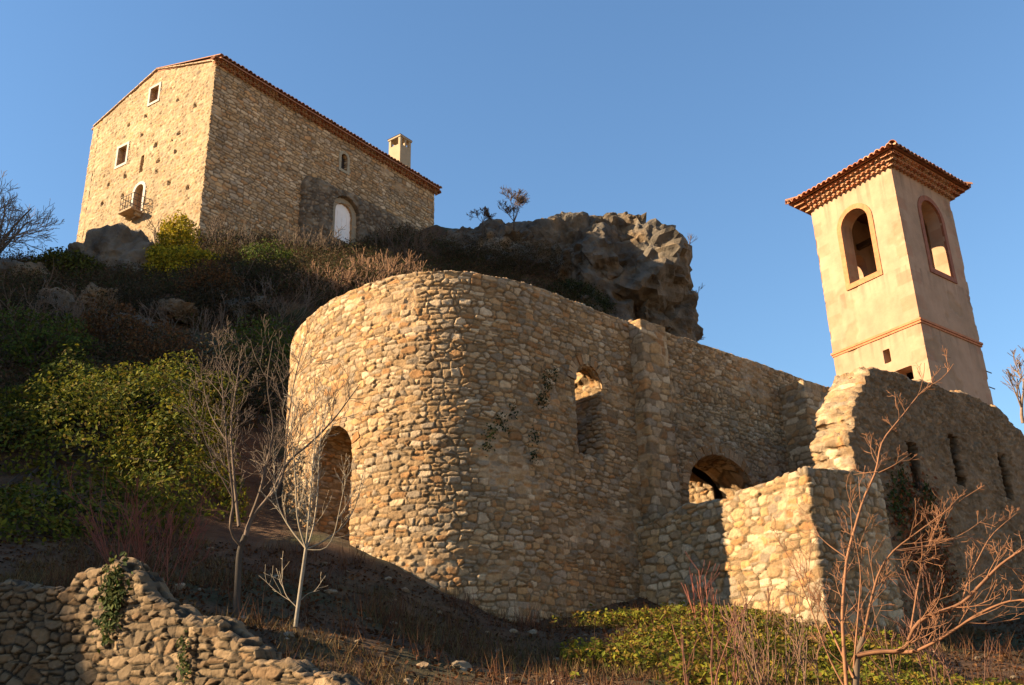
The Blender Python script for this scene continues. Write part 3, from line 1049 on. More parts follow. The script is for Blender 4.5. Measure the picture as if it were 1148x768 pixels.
# window frames and panes
WH = (.66, .60, .50)
def window(path, o, t, arch, name='window', depth=.28, pane=M_dark, sill=True, col=WH):
    uc, w = (o[0] + o[1]) / 2, (o[1] - o[0]) / 2
    zs = o[3] - (w if arch else 0)
    fr = surround(path, uc, w, zs, o[2], t, .07, .12, col, name, M_trim, castle, rise=1 if arch else 0, sill=sill)
    panel(path, uc, w + .02, zs, o[2] - .02, depth, (.05, .04, .03), 'pane', pane, fr, rise=1 if arch else 0)
    return fr
window(gabp, gw1, .16, False, pane=M_pane)
window(gabp, gw2, .17, False, pane=M_pane)
fr = panel(gabp, (gsl[0] + gsl[1]) / 2, (gsl[1] - gsl[0]) / 2 + .02, gsl[3], gsl[2] - .02, .2, (.40, .24, .12), 'slit_window', M_trim, castle, rise=0)
window(gabp, gdr, .2, True, 'balcony_door', pane=M_pane, sill=False, col=(.72, .66, .55))
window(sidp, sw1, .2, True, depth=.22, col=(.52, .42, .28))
dfr = window(sidp, sdr, .36, True, 'door', depth=.10, pane=M_paint, col=(.46, .36, .24), sill=True)
# door joint lines: thin battens
dm = MB()
uc = (sdr[0] + sdr[1]) / 2
n0, t0 = sidp.N(np.array([uc]))[0], sidp.t[0]
axs = np.array([[t0[0], t0[1], 0], [n0[0], n0[1], 0], [0, 0, 1]])
for du in (-.42, 0, .42):
    q = sidp.P(np.array([uc + du]))[0] - n0 * .09
    dm.box([q[0], q[1], (sdr[2] + sdr[3] - .5) / 2], axs, [.02, .012, (sdr[3] - sdr[2] - .8) / 2])
dm.build('batten', M_paint, dfr)
# balcony
bal = MB()
uc = (gdr[0] + gdr[1]) / 2
gn, gt = gabp.N(np.array([uc]))[0], gabp.t[0]
gax = np.array([[gt[0], gt[1], 0], [gn[0], gn[1], 0], [0, 0, 1]])
q = gabp.P(np.array([uc + .05]))[0]
zf = gdr[2]
bal.box([*(q + gn * .5), zf - .07], gax, [.62, .40, .06], col=(.30, .21, .13))
for s_ in (-.45, .45):
    bal.box([*(q + gn * .3 + gt * s_), zf - .22], gax, [.07, .2, .10], col=(.36, .27, .17))
balo = bal.build('balcony', M_stone, castle)
rl = MB()
for hgt_ in (.18, .55, .98):
    a_, b_, c_, d__ = [np.array([*(q + gt * s_ + gn * e_), zf + hgt_]) for s_, e_ in ((-.6, .05), (-.6, .8), (.6, .8), (.6, .05))]
    for s0, s1 in ((a_, b_), (b_, c_), (c_, d__)):
        rl.tube([s0, s1], .022, 5)
for s_ in np.linspace(-.6, .6, 6):
    rl.tube([np.array([*(q + gt * s_ + gn * .8), zf]), np.array([*(q + gt * s_ + gn * .8), zf + 1.0])], .02, 5)
for s_ in (-.6, .6):
    for e_ in (.1, .5):
        rl.tube([np.array([*(q + gt * s_ + gn * e_), zf]), np.array([*(q + gt * s_ + gn * e_), zf + 1.0])], .02, 5)
rl.build('railing', M_iron, balo)
# roof: two slopes of canal tiles, corbelled eaves on the side wall
rf = MB()
st_, sn_ = sidp.t[0], sidp.N(np.array([1.0]))[0]
s3 = np.array([*st_, 0])
ov2 = .5
rid0, rid1 = np.array([*(gabp.P(np.array([pk_u]))[0]), pk_z + .12]), None
rid1 = rid0 + s3 * (Ls + .1)
rid0 = rid0 - s3 * .02
ea0 = np.array([*(cm2 + sn_ * ov2 - st_ * .02), zC + .36])
ea1 = np.array([*(c_rr + sn_ * ov2 + st_ * .1), zC + .36])
eb0 = np.array([*(cl - sn_ * .25 - st_ * .02), zC + .18])
eb1 = np.array([*(cb - sn_ * .25 + st_ * .1), zC + .18])
for (p_, q_, r_, s_) in ((ea0, ea1, rid1, rid0), (rid0, rid1, eb1, eb0)):
    rf.add([p_, q_, r_, s_, p_ - Zu * .1, q_ - Zu * .1, r_ - Zu * .1, s_ - Zu * .1], [[0, 1, 2, 3], [7, 6, 5, 4], [0, 4, 5, 1], [2, 6, 7, 3], [0, 3, 7, 4], [1, 5, 6, 2]], col=(.30, .13, .07))
nt_ = int(Ls / .3)
for k in range(nt_ + 1):
    f_ = k / nt_
    a_, b_ = ea0 + (ea1 - ea0) * f_, rid0 + (rid1 - rid0) * f_
    jit_ = Zu * rng.uniform(0, .05)
    out = (a_ - b_) / np.linalg.norm(a_ - b_)
    half_tile(rf, a_ + out * (.06 + rng.uniform(0, .06)) + Zu * .03 + jit_, b_ + Zu * .03, .15, Zu, s3, tilecol(rng, .85), th=.03, r1=.13)
rf_o = rf.build('roof', M_tile, castle)
genoise([(cm2, st_, sn_, Ls)], zC - .02, 2, .30, .2, .17, 'eaves_cornice', castle, dark=.8)
# tile edge along the gable slope
ge = MB()
gl0 = np.array([*cl, zC + .2])
for (p_, q_) in ((gl0, rid0), (rid0, np.array([*cm2, zC + .3]))):
    dv = q_ - p_
    n_ = int(np.linalg.norm(dv) / .4)
    for k in range(n_):
        c = p_ + dv * (k + .5) / n_
        d_n = dv / np.linalg.norm(dv)
        upv = np.cross(np.array([*gn, 0]), d_n)
        upv = upv if upv[2] > 0 else -upv
        ge.box(c + np.array([*gn, 0]) * .03 + upv * (.02 + .02 * rng.random()), np.array([d_n, np.array([*gn, 0]), upv]), [.19, .08, .03], col=tuple(np.array((.42, .29, .18)) * rng.uniform(.8, 1.1)))
ge.build('verge_tiles', M_tile, castle)
# chimney
chb = sidp.hit(459, 195)
cc = sidp.P(np.array([chb[0]]))[0] - sn_ * 1.0
hch = at(448, 153, float(cc[1]))[2]
h2 = at(437.5, 165, float(cc[1]))[0]
wch = abs(at(437.5, 165, cc[1])[0] - at(460.5, 175, cc[1])[0]) / (abs(st_[0]) + abs(sn_[0])) / 2 * 1.05
ax2 = np.array([[*st_, 0], [*sn_, 0], [0, 0, 1]])
ch = MB()
ztop = hch - .35
ch.box([*cc, (ztop - .75 + zC - .5) / 2], ax2, [wch, wch, (ztop - .75 - zC + .5) / 2], col=(.50, .38, .24))
for sx in (-1, 1):
    for sy in (-1, 1):
        ch.box([*(cc + st_ * sx * (wch - .1) + sn_ * sy * (wch - .1)), ztop - .45], ax2, [.1, .1, .3 - .002], col=(.50, .38, .24))
for sx, sy in ((0, 1), (0, -1)):
    ch.box([*(cc + sn_ * sy * (wch - .09)), ztop - .45], ax2, [.08, .08, .3 - .002], col=(.50, .38, .24))
ch.box([*cc, ztop - .08], ax2, [wch + .06, wch + .06, .07], col=(.48, .37, .24))
cho = ch.build('chimney', M_plaster, rf_o)
chc = MB()
chc.add([np.array([*(cc + st_ * a_ * (wch + .1) + sn_ * b_ * (wch + .1)), ztop - .008]) for a_, b_ in ((-1, -1), (1, -1), (1, 1), (-1, 1))] + [np.array([*cc, ztop + .28])], Q=[[3, 2, 1, 0]], T=[[0, 1, 4], [1, 2, 4], [2, 3, 4], [3, 0, 4]], col=(.36, .18, .10))
chc.build('chimney_cap', M_tile, cho)

# ------------------------------------------------------------------ low dry-stone wall at the lower left
lw_px = [(-40, 700, 13.0), (90, 690, 12.5), (200, 730, 11.7), (300, 760, 11.0), (420, 800, 10.3)]
lwp = Path([at(*p)[:2] for p in lw_px], smooth=True)
lt = [lwp.hit(x, y) for x, y in [(0, 662), (14, 656), (30, 662), (50, 660), (80, 657), (90, 640), (112, 634), (140, 636), (156, 645), (165, 664), (180, 676), (205, 690), (232, 697), (246, 703), (262, 721), (290, 734), (322, 741), (340, 750), (375, 766), (400, 780)]]
lpf = profile([(0, lt[0][1])] + lt)
st_low = rubble(.118, 1.6, .010, .042, GREY * np.array([.86, .76, .63]), (.025, .02, .013), seed=101, jit=1.0, rough=.022, warp=.10, tilt=.6, flat=.07, split=.35, pm0=9.)
low = wall('dry_stone_wall', lwp, -1.0, max(q[1] for q in lt) + .4, lambda u, v: v - lpf(u) + (.10 * n2(u, v, 3.2, 3, 102) + .08 * (hsh(np.floor(u / .27), seed=103) - .5)), .34, .017, st_low, M_stone)
tag(low, 'low dry-stone retaining wall stepping down to the right at the foot of the slope', 'wall')

# ------------------------------------------------------------------ rocks
def facet_rock(rng, rad, sub=3, planes=11, noise=.12, seed=0, steep=False):
    bm = bmesh.new()
    bmesh.ops.create_icosphere(bm, subdivisions=sub, radius=1)
    V = np.array([v.co[:] for v in bm.verts])
    T = np.array([[v.index for v in f.verts] for f in bm.faces])
    bm.free()
    D = V / np.linalg.norm(V, axis=1)[:, None]
    r = np.ones(len(D)) * 1.15
    for k in range(planes):
        n = np.array([rng.gauss(0, 1) for _ in range(3)])
        if steep:
            n[2] *= .2
            if k == 0:
                n = np.array([rng.gauss(0, .15), rng.gauss(0, .15), 1.])
        n /= np.linalg.norm(n)
        d = rng.uniform(.62, .95)
        c = D @ n
        r = np.where(c > 1e-3, np.minimum(r, d / np.maximum(c, 1e-3)), r)
    V = D * r[:, None]
    off = rng.uniform(0, 50)
    V = V * (1 + .10 * (1 - 2.2 * np.abs(vnoise(D * 3.1 + off, seed + 8))) + .05 * (1 - 2.2 * np.abs(vnoise(D * 7 + off, seed + 9))))[:, None]
    V = V * (1 + noise * fbm(D * 1.6 + off, 4, seed) + noise * .5 * fbm(D * 5 + off, 3, seed + 3))[:, None]
    return V * np.asarray(rad), T

def rockcol(P, seed, base=(.19, .165, .135), ochre=(.32, .225, .135), lich=(.07, .06, .05)):
    a_ = sstep(-.1, .45, fbm(P * .6, 4, seed))[:, None]
    b_ = sstep(.0, .5, fbm(P * .9 + 9, 4, seed + 7))[:, None]
    C = np.array(base) * (1 - a_) + np.array(ochre) * a_
    C = C * np.array([1.0, .93, .85])
    C = C * (1 - .7 * b_) + np.array(lich) * .7 * b_
    return C * (1 + .2 * fbm(P * 4, 2, seed + 3))[:, None]

def inpoly(x, y, poly):
    c = False
    n = len(poly)
    for i in range(n):
        x0, y0 = poly[i]
        x1, y1 = poly[(i + 1) % n]
        if (y0 > y) != (y1 > y) and x < (x1 - x0) * (y - y0) / (y1 - y0) + x0:
            c = not c
    return c

def edist(x, y, poly):
    m_ = 1e9
    for i in range(len(poly)):
        x0, y0 = poly[i]
        x1, y1 = poly[(i + 1) % len(poly)]
        t = max(0, min(1, ((x - x0) * (x1 - x0) + (y - y0) * (y1 - y0)) / ((x1 - x0) ** 2 + (y1 - y0) ** 2)))
        m_ = min(m_, math.hypot(x - x0 - t * (x1 - x0), y - y0 - t * (y1 - y0)))
    return m_

def crag(poly, Y0, Y1, n, rmin, rmax, seed, name, pxm):
    rng = random.Random(seed)
    mb = MB()
    xs, ys = [p[0] for p in poly], [p[1] for p in poly]
    k = 0
    for _ in range(20000):
        if k >= n:
            break
        x, y = rng.uniform(min(xs), max(xs)), rng.uniform(min(ys), max(ys))
        if not inpoly(x, y, poly):
            continue
        e_ = edist(x, y, poly)
        r = min(max(e_ * .86, rmin), rmax * rng.uniform(.6, 1))
        if e_ < rmin * .9:
            continue
        Y = rng.uniform(Y0, Y1) - (ys and (y - min(ys)) / (max(ys) - min(ys)) * -1.0)
        c = at(x, y, Y)
        rr = r / pxm
        V, T = facet_rock(rng, (rr * rng.uniform(.95, 1.15), rr * rng.uniform(1, 1.6), rr * rng.uniform(.9, 1.1)), 4 if r < 20 else 5, 10, .10, seed + k, True)
        nrm_ = V / (np.linalg.norm(V, axis=1)[:, None] + 1e-9)
        V = V + c
        rg1 = 1 - 2.4 * np.abs(vnoise(V * np.array([.4, .4, .2]), seed + 40))
        rg2 = 1 - 2.4 * np.abs(vnoise(V * np.array([1.7, 1.7, .7]), seed + 41))
        bed = np.abs(((V[:, 2] * .8 + .35 * vnoise(V * .4, seed + 44)) % 1) - .5) * 2
        V = V + nrm_ * (.16 * (bed - .5) + .34 * rg1 + .12 * rg2 + .20 * fbm(V * np.array([2.0, 2.0, 3.4]), 5, seed + 42))[:, None]
        mb.add(V, T=T, col=(.2, .2, .2))
        mb.C[-1] = rockcol(V, seed)
        k += 1
    o = mb.build(name, M_rock, None, smooth=False)
    return o
crag_poly = [(496, 300), (500, 262), (540, 258), (590, 251), (640, 247), (665, 241), (700, 238), (728, 246), (745, 262), (762, 283), (770, 300), (768, 325), (776, 338), (783, 356), (779, 380), (776, 420), (600, 420), (500, 340)]
crag_poly = [(x - 6, y + 7) for x, y in crag_poly]
cr1 = crag(crag_poly, 62, 66, 170, 5, 52, 5, 'rock_outcrop', 15.6)
tag(cr1, 'big craggy limestone cliff outcrop, sunlit on its top edge, rising behind the nave wall', 'rock')

def boulder(px, py, Y, rad, label, seed, group=None, **kw):
    rng = random.Random(seed)
    V, T = facet_rock(rng, rad, 5, 9, .22, seed)
    nrm_ = V / (np.linalg.norm(V, axis=1)[:, None] + 1e-9)
    V = V + nrm_ * ((.14 * (1 - 2.4 * np.abs(vnoise(V * .8 + seed, 50))) + .06 * (1 - 2.4 * np.abs(vnoise(V * 2.4 + seed, 51))) + .07 * fbm(V * 3.5, 4, 52)))[:, None]
    c = at(px, py, Y)
    o = meshobj('boulder', V, [T], M_rock, None, rockcol(V + c, seed, **kw), False)
    o.location = c
    tag(o, label, 'boulder', group)
    return o
boulder(126, 308, 45, (1.9, 1.7, 1.85), 'dark grey pointed boulder at the foot of the castle gable wall', 3, base=(.25, .215, .175), ochre=(.28, .22, .155))
boulder(40, 326, 42.5, (1.2, 1.0, .9), 'low grey boulder on the dark slope at the left edge, below the bare tree', 6)
boulder(8, 318, 42.5, (1.2, 1.0, .8), 'weathered boulder cut by the left edge of the photo, under the bare tree', 7)

for k, (px, py, Y, rad, lab) in enumerate([
        (150, 366, 36.5, (1.0, .9, .7), 'pale grey rock half buried in the dark slope above the ivy'),
        (62, 352, 39, (1.3, 1.0, .8), 'broad pale rock on the slope below the dark green skyline bush'),
        (196, 352, 39, (.8, .7, .55), 'small grey rock on the slope under the yellow-green bush'),
        (110, 338, 41, (.9, .8, .7), 'grey rock just below the pointed boulder'),
        (275, 345, 40, (.9, .8, .7), 'brownish rock in the brush, up the slope from the apse top'),
        (345, 320, 43, (.8, .7, .6), 'rock in the brush beside the leftmost pale dry shrub')]):
    boulder(px, py, ground_Y(px, py + 6) - .6, tuple(.72 * q for q in rad), lab, 80 + k, group='rocks on the hillside', base=(.16, .14, .11))

# ------------------------------------------------------------------ plants
def grow(rng, p, d, L, r, lvl, out, up=.25, wander=.35, nseg=6, spread=(.5, .95), kids=(3, 6), minr=.004, shrink=(.45, .75)):
    p = np.array(p, float)
    d = np.array(d, float)
    d /= np.linalg.norm(d)
    pts, dirs = [p.copy()], [d.copy()]
    for i in range(nseg):
        d = d + np.array([rng.gauss(0, 1), rng.gauss(0, 1), rng.gauss(0, 1) * .7]) * wander / nseg ** .5 * .6 + np.array([0, 0, up / nseg])
        d /= np.linalg.norm(d)
        p = p + d * L / nseg
        pts.append(p.copy())
        dirs.append(d.copy())
    rad = np.linspace(r, max(r * .35, minr), nseg + 1)
    out.append((lvl, np.array(pts), rad))
    if lvl <= 0:
        return
    for k in range(rng.randint(*kids)):
        f = rng.uniform(.22, 1.0)
        i = min(int(f * nseg), nseg - 1)
        t = f * nseg - i
        q = pts[i] * (1 - t) + pts[i + 1] * t
        ax = np.cross(dirs[i], np.array([rng.gauss(0, 1), rng.gauss(0, 1), rng.gauss(0, 1)]))
        ax /= np.linalg.norm(ax) + 1e-9
        a_ = rng.uniform(*spread)
        nd = dirs[i] * math.cos(a_) + ax * math.sin(a_)
        grow(rng, q, nd, L * rng.uniform(*shrink) * (1.05 - .4 * f), max(rad[i] * .6, minr), lvl - 1, out, up, wander, max(3, nseg - 1), spread, kids, minr, shrink)

def bare(name, label, cat, base, stems, cols, group=None, trunk_name='trunk', limbs=None, n=5):
    """stems: list of (lvl,pts,rad); highest level -> trunk part, the rest -> branches part"""
    t = thing(name, label, cat, base, 0, group)
    b = np.array(base)
    top = max(s[0] for s in stems)
    for nm, sel, c in ((trunk_name, lambda l: l == top, cols[0]), ('branches', lambda l: l < top, cols[1])):
        mb = MB()
        for l, P, R in stems:
            if sel(l):
                f = .8 + .4 * ((abs(P[0][0] * 37.7) % 1))
                mb.tube(P - b, R, n if l == top else (4 if l > 0 else 3), col=tuple(np.array(c) * f), cap=False)
        if mb.n:
            mb.build(nm, M_wood, t, smooth=True)
    return t

def pxpath(pts, Y, rng=None, depth=0.0):
    out = []
    for k, p in enumerate(pts):
        y_ = Y if len(p) == 2 else p[2]
        out.append(at(p[0], p[1], y_))
    P = np.array(out)
    # resample smoothly
    d = np.concatenate([[0], np.cumsum(np.linalg.norm(np.diff(P, axis=0), axis=1))])
    n = max(4, len(P) * 3)
    tt_ = np.linspace(0, d[-1], n)
    Q = np.column_stack([np.interp(tt_, d, P[:, k]) for k in range(3)])
    if n > 6:
        Q[1:-1] = (Q[:-2] + 2 * Q[1:-1] + Q[2:]) / 4
    return Q

def drawn_tree(name, label, cat, limbs, Y, cols, seed, twigs=(10, 2), twl=.7, group=None, up=.3, spread=(.4, .9), minr=.005, rs=1.0):
    """limbs: (is_trunk, [(px,py[,Y])...], r0, r1, dY): hand-laid limbs, twigs grown on them"""
    rng = random.Random(seed)
    st = []
    for tr, pts, r0, r1, dY in limbs:
        n_ = len(pts)
        r0, r1 = r0 * rs, r1 * rs
        P = pxpath([(p[0], p[1], Y + dY * (k / max(n_ - 1, 1)) + rng.uniform(-.04, .04)) if len(p) == 2 else p for k, p in enumerate(pts)], Y)
        st.append((9 if tr else 5, P, np.linspace(r0, r1, len(P))))
        if tr:
            continue
        L = np.linalg.norm(np.diff(P, axis=0), axis=1).sum()
        nk = int(twigs[0] * L)
        for k in range(nk):
            f = rng.uniform(.15, 1)
            i = min(int(f * (len(P) - 1)), len(P) - 2)
            d = P[i + 1] - P[i]
            d /= np.linalg.norm(d) + 1e-9
            ax = np.cross(d, np.array([rng.gauss(0, 1) for _ in range(3)]))
            ax /= np.linalg.norm(ax) + 1e-9
            a_ = rng.uniform(*spread)
            sub = []
            grow(rng, P[i], d * math.cos(a_) + ax * math.sin(a_), twl * rng.uniform(.4, 1.2) * (1.1 - .5 * f), max(minr * 1.4, np.interp(f, [0, 1], [r0, r1]) * .38), twigs[1], sub, up=up, wander=.4, nseg=5, kids=(2, 4), minr=minr)
            st += [(min(s[0], 4), s[1], s[2]) for s in sub]
    base = limbs[0][1][0]
    return bare(name, label, cat, tuple(at(base[0], base[1], Y)), st, cols, group)

BARK_D, BARK_P, TWIG, TWIG_R = (.10, .075, .055), (.38, .31, .23), (.15, .10, .07), (.30, .10, .06)
drawn_tree('bare_tree', 'young bare tree with a dark trunk and dense twigs, left of the apse', 'tree',
           [(True, [(264, 700), (266, 660), (268, 617), (275, 600)], .075, .055, 0),
            (False, [(275, 602), (281, 580), (303, 557), (323, 516), (345, 500), (374, 471), (404, 430)], .05, .008, .6),
            (False, [(270, 612), (262, 605), (255, 590), (263, 570), (255, 506), (249, 430), (245, 378)], .035, .006, -.4),
            (False, [(268, 590), (264, 555), (258, 480), (268, 410), (272, 385)], .034, .006, .5),
            (False, [(281, 580), (292, 552), (308, 480), (298, 430), (306, 382)], .034, .006, -.6),
            (False, [(303, 557), (318, 540), (322, 480), (330, 425), (345, 370)], .028, .005, .3),
            (False, [(262, 560), (240, 520), (222, 470), (212, 440)], .02, .005, -.5),
            (False, [(258, 500), (235, 465), (225, 420)], .015, .004, .4)],
           13.5, (BARK_D, (.155, .105, .075)), 11, twigs=(6.5, 2), twl=.8, minr=.003, rs=.7)
drawn_tree('bare_sapling', 'slender bare sapling with a pale whitish trunk, in front of the apse doorway', 'tree',
           [(True, [(331, 703), (334, 680), (338, 650), (343, 615)], .04, .032, 0),
            (False, [(343, 615), (326, 594), (312, 570), (307, 540), (309, 500)], .018, .005, .3),
            (False, [(343, 615), (333, 585), (331, 531), (326, 481), (330, 440)], .018, .005, -.3),
            (False, [(343, 615), (347, 570), (350, 531), (355, 470), (352, 420)], .02, .005, .1),
            (False, [(343, 616), (350, 600), (356, 560), (358, 500), (366, 450)], .016, .005, .4),
            (False, [(343, 616), (362, 608), (386, 590), (399, 568), (407, 530)], .018, .004, .2),
            (False, [(343, 616), (365, 618), (375, 600), (383, 560), (392, 520)], .015, .004, -.2),
            (False, [(334, 682), (320, 668), (313, 640)], .010, .004, .1),
            (False, [(335, 675), (345, 665), (358, 662)], .009, .004, .1)],
           13.2, (BARK_P, (.42, .33, .23)), 12, twigs=(6, 1), twl=.55, spread=(.3, .6), minr=.003, rs=.7)
drawn_tree('bare_tree', 'sprawling bare tree with reddish twigs and one long shoot, before the slotted wall', 'tree',
           [(True, [(957, 790), (960, 760), (961, 735), (968, 715)], .07, .05, 0),
            (False, [(961, 735), (985, 730), (1016, 731), (1021, 707), (1035, 692), (1078, 678), (1122, 632), (1148, 615), (1175, 600)], .045, .016, -.8),
            (False, [(1010, 731), (1026, 731), (1055, 716), (1098, 687), (1131, 673), (1165, 672)], .036, .014, -1.0),
            (False, [(950, 780), (946, 730), (944, 687), (949, 625), (968, 558), (983, 529), (987, 496), (1011, 467), (1035, 436), (1058, 425), (1069, 408)], .034, .006, .5),
            (False, [(983, 529), (972, 530), (957, 532)], .010, .004, .1), (False, [(985, 530), (1002, 522), (1022, 508)], .012, .004, -.2),
            (False, [(949, 625), (930, 612), (915, 598)], .014, .004, .1),
            (False, [(968, 715), (975, 680), (985, 640), (1000, 618), (1055, 577), (1085, 555), (1104, 544)], .028, .006, -.4),
            (False, [(1000, 618), (1040, 612), (1093, 599)], .016, .005, .3),
            (False, [(1021, 707), (1030, 650), (1045, 600), (1056, 578)], .018, .005, .2),
            (False, [(957, 760), (935, 715), (920, 680), (900, 650)], .024, .005, .5),
            (False, [(957, 750), (962, 690), (966, 640), (955, 590)], .020, .005, -.3),
            (False, [(952, 780), (930, 740), (912, 690), (888, 630), (868, 600)], .018, .005, .3),
            (False, [(1078, 678), (1085, 650), (1110, 600), (1140, 575)], .018, .005, -.2),
            (False, [(1122, 632), (1140, 640), (1160, 650)], .014, .005, .2)],
           10.6, ((.19, .125, .08), (.34, .155, .075)), 13, twigs=(6, 2), twl=.5, minr=.0026, rs=.62)
def round_tree(px, py, Y, h, label, seed, cols=(BARK_D, TWIG), lean=(0, 0), lv=4, cat='tree', name='bare_tree', group=None, r=.09, spread=(.35, .8)):
    rng = random.Random(seed)
    st = []
    b = at(px, py, Y)
    b[2] -= .15
    grow(rng, b, (lean[0], lean[1], 1), h * .55, r, lv, st, up=.3, wander=.3, nseg=6, spread=spread, kids=(4, 6), minr=.012, shrink=(.55, .85))
    return bare(name, label, cat, tuple(b), st, cols, group)
round_tree(576, 255, 60, 3.5, 'small round bare tree, the taller of the two on the ridge right of the castle', 21, lv=4, r=.06, spread=(.4, .95))
round_tree(541, 261, 60, 2.5, 'low bare bush-like tree beside the taller one on the ridge right of the castle', 22, lv=4, r=.05, spread=(.4, .95))
rng = random.Random(23)
st = []
b = at(-20, 298, 43.5)
for dx, h in ((.3, 5.2), (.75, 4.6), (-.2, 5.4), (1.1, 3.4), (.5, 5.0)):
    grow(rng, b + np.array([rng.uniform(-.2, .2), 0, -.3]), (dx, 0, 1), h * .72, .10, 4, st, up=.2, wander=.4, nseg=6, spread=(.4, .85), kids=(3, 4), minr=.010, shrink=(.55, .85))
bare('bare_tree', 'bare spreading tree on the left skyline, cut by the edge of the photo', 'tree', tuple(b), st, ((.17, .13, .10), (.26, .20, .155)))
round_tree(1146, 470, 36, 3.2, 'bare tree cut by the right edge of the photo, behind the slotted wall', 24, cols=((.25, .17, .12), (.30, .20, .14)), lv=3, r=.07)
round_tree(764, 283, 63, 2.4, 'wispy bare shrub clinging to the upper right edge of the cliff', 25, lean=(.9, 0), lv=2, cat='shrub', name='bare_shrub', r=.04)
round_tree(776, 338, 63, 1.9, 'small bare shrub growing from the lower right edge of the cliff', 26, lean=(.6, 0), lv=2, cat='shrub', name='bare_shrub', r=.035)
round_tree(779, 384, 62, 1.3, 'tiny bare shrub where the cliff meets the nave wall top', 27, lean=(.8, 0), lv=2, cat='shrub', name='bare_shrub', r=.03)
round_tree(276, 298, 46, 2.6, 'crooked dark bare shrub at the foot of the castle corner', 28, cols=((.07, .05, .04), (.10, .07, .05)), lv=3, cat='shrub', name='bare_shrub', r=.07)

def thicket(px, py, Y, w, h, n, label, seed, cols, name='bare_shrub', lv=2, r=.012, group=None, up=.35, minr=.006, fan=.35, pts=None):
    rng = random.Random(seed)
    st = []
    b = at(px, py, Y)
    for k in range(n):
        q = b + np.array([rng.uniform(-w, w) * .5, rng.uniform(-w, w) * .35, 0])
        q[2] = flatz(q[0], q[1]) - .05
        if k == 0:
            b = q.copy()
        grow(rng, q, ((q[0] - b[0]) / max(w, .3) * fan * 2 + rng.gauss(0, fan * .5), rng.gauss(0, fan * .6), 1), h * rng.uniform(.55, 1.05), r, lv, st, up=up, wander=.3, nseg=5, kids=(2, 4), spread=(.25, .7), minr=minr)
    return bare(name, label, 'shrub', tuple(b), st, cols, group, trunk_name='stems', n=4)
thicket(200, 668, 15, .9, 1.25, 24, 'dense thicket of thin dark red stems, beside the dark trunked bare tree', 31, (TWIG_R, (.30, .09, .06)), name='red_stemmed_shrub', lv=2, r=.008, minr=.0035)
thicket(160, 655, 14.8, .5, .9, 8, 'sparse red stems beside the dense thicket, behind the top of the dry-stone wall', 32, (TWIG_R, TWIG_R), name='red_stemmed_shrub', r=.007, minr=.0035)
thicket(792, 775, 11.2, .5, 1.15, 8, 'upright reddish stems at the bottom edge, in front of the green ground cover', 33, ((.24, .10, .065), (.24, .09, .06)), name='red_stemmed_shrub', lv=1, r=.009, minr=.004, fan=.2)
thicket(858, 770, 11.4, .7, .9, 8, 'tangle of thin brown stems left of the sprawling bare tree', 34, ((.24, .13, .08), (.26, .13, .08)), lv=2, r=.008, minr=.004)
thicket(787, 694, 17.5, .3, 1.1, 6, 'thin red shoots against the shaded part of the projecting wall', 35, (TWIG_R, (.2, .06, .045)), name='red_stemmed_shrub', lv=1, r=.010, fan=.15)
thicket(905, 775, 10.9, .8, 1.0, 8, 'loose brown twiggy shrub below the sunlit wall corner', 36, ((.24, .14, .09), (.28, .15, .09)), lv=2, r=.009, minr=.004)
thicket(1040, 790, 11.5, 1.2, 1.2, 10, 'tangled twiggy shrub at the foot of the slotted wall', 37, ((.22, .11, .07), (.24, .11, .07)), lv=2, r=.009, minr=.004)
TAN = ((.26, .15, .085), (.34, .185, .10))
for k, (px, py, Y, w, h, lab) in enumerate([(365, 318, 39, 2.2, 1.1, 'fuzzy pale brown dry shrub just left of the apse top'),
                                            (408, 310, 40, 2.2, 1.0, 'fuzzy tan dry shrub above the left part of the apse rim'),
                                            (452, 306, 41, 2.4, 1.25, 'bushy orange-tan dry shrub below the white castle door'),
                                            (488, 305, 41, 1.4, 1.2, 'orange-tan dry shrub above the middle of the apse rim')]):
    thicket(px, py, Y, w, h, 46, lab, 41 + k, TAN, name='dry_shrub', lv=2, r=.018, minr=.012, fan=.5, group='dry shrubs behind the apse')
for k, (px, py, Y, w, h, lab) in enumerate([(255, 275, 48.5, 2.6, 1.8, 'brown twiggy shrub right of the yellow-green bush'),
                                            (316, 284, 50, 2.6, 1.5, 'dark brown bare shrub against the castle side wall'),
                                            (175, 268, 47.8, 2.0, 1.7, 'pale twiggy shrub under the castle balcony'),
                                            (345, 288, 51, 1.6, 1.1, 'dark bare shrub left of the white castle door'),
                                            (470, 278, 55, 3.0, 1.6, 'grey bare shrub at the right end of the castle foot'),
                                            (432, 286, 53, 2.0, 1.0, 'grey-brown bare shrub just right of the white castle door')]):
    thicket(px, py, Y, w, h, 30, lab, 51 + k, ((.12, .08, .055), (.15, .10, .065)), name='bare_shrub', lv=2, r=.02, minr=.012, fan=.4, group='bare shrubs at the castle foot')
for k, (px, py, Y, w, h, lab) in enumerate([(30, 400, 31, 3.0, 1.9, 'pale tangled dead brambles at the left edge, above the ivy'),
                                            (85, 385, 32, 2.5, 1.8, 'pale tangled dead twigs above the top of the ivy'),
                                            (230, 390, 33, 2.5, 1.6, 'dark dead twigs above the right side of the ivy'),
                                            (300, 360, 36, 2.6, 1.8, 'dark dead brush between the ivy and the apse top')]):
    thicket(px, py, Y, w, h, 26, lab, 61 + k, ((.17, .12, .085), (.20, .135, .09)), name='dead_brush', lv=2, r=.016, minr=.008, fan=.7, up=.1, group='dead brush on the hillside')

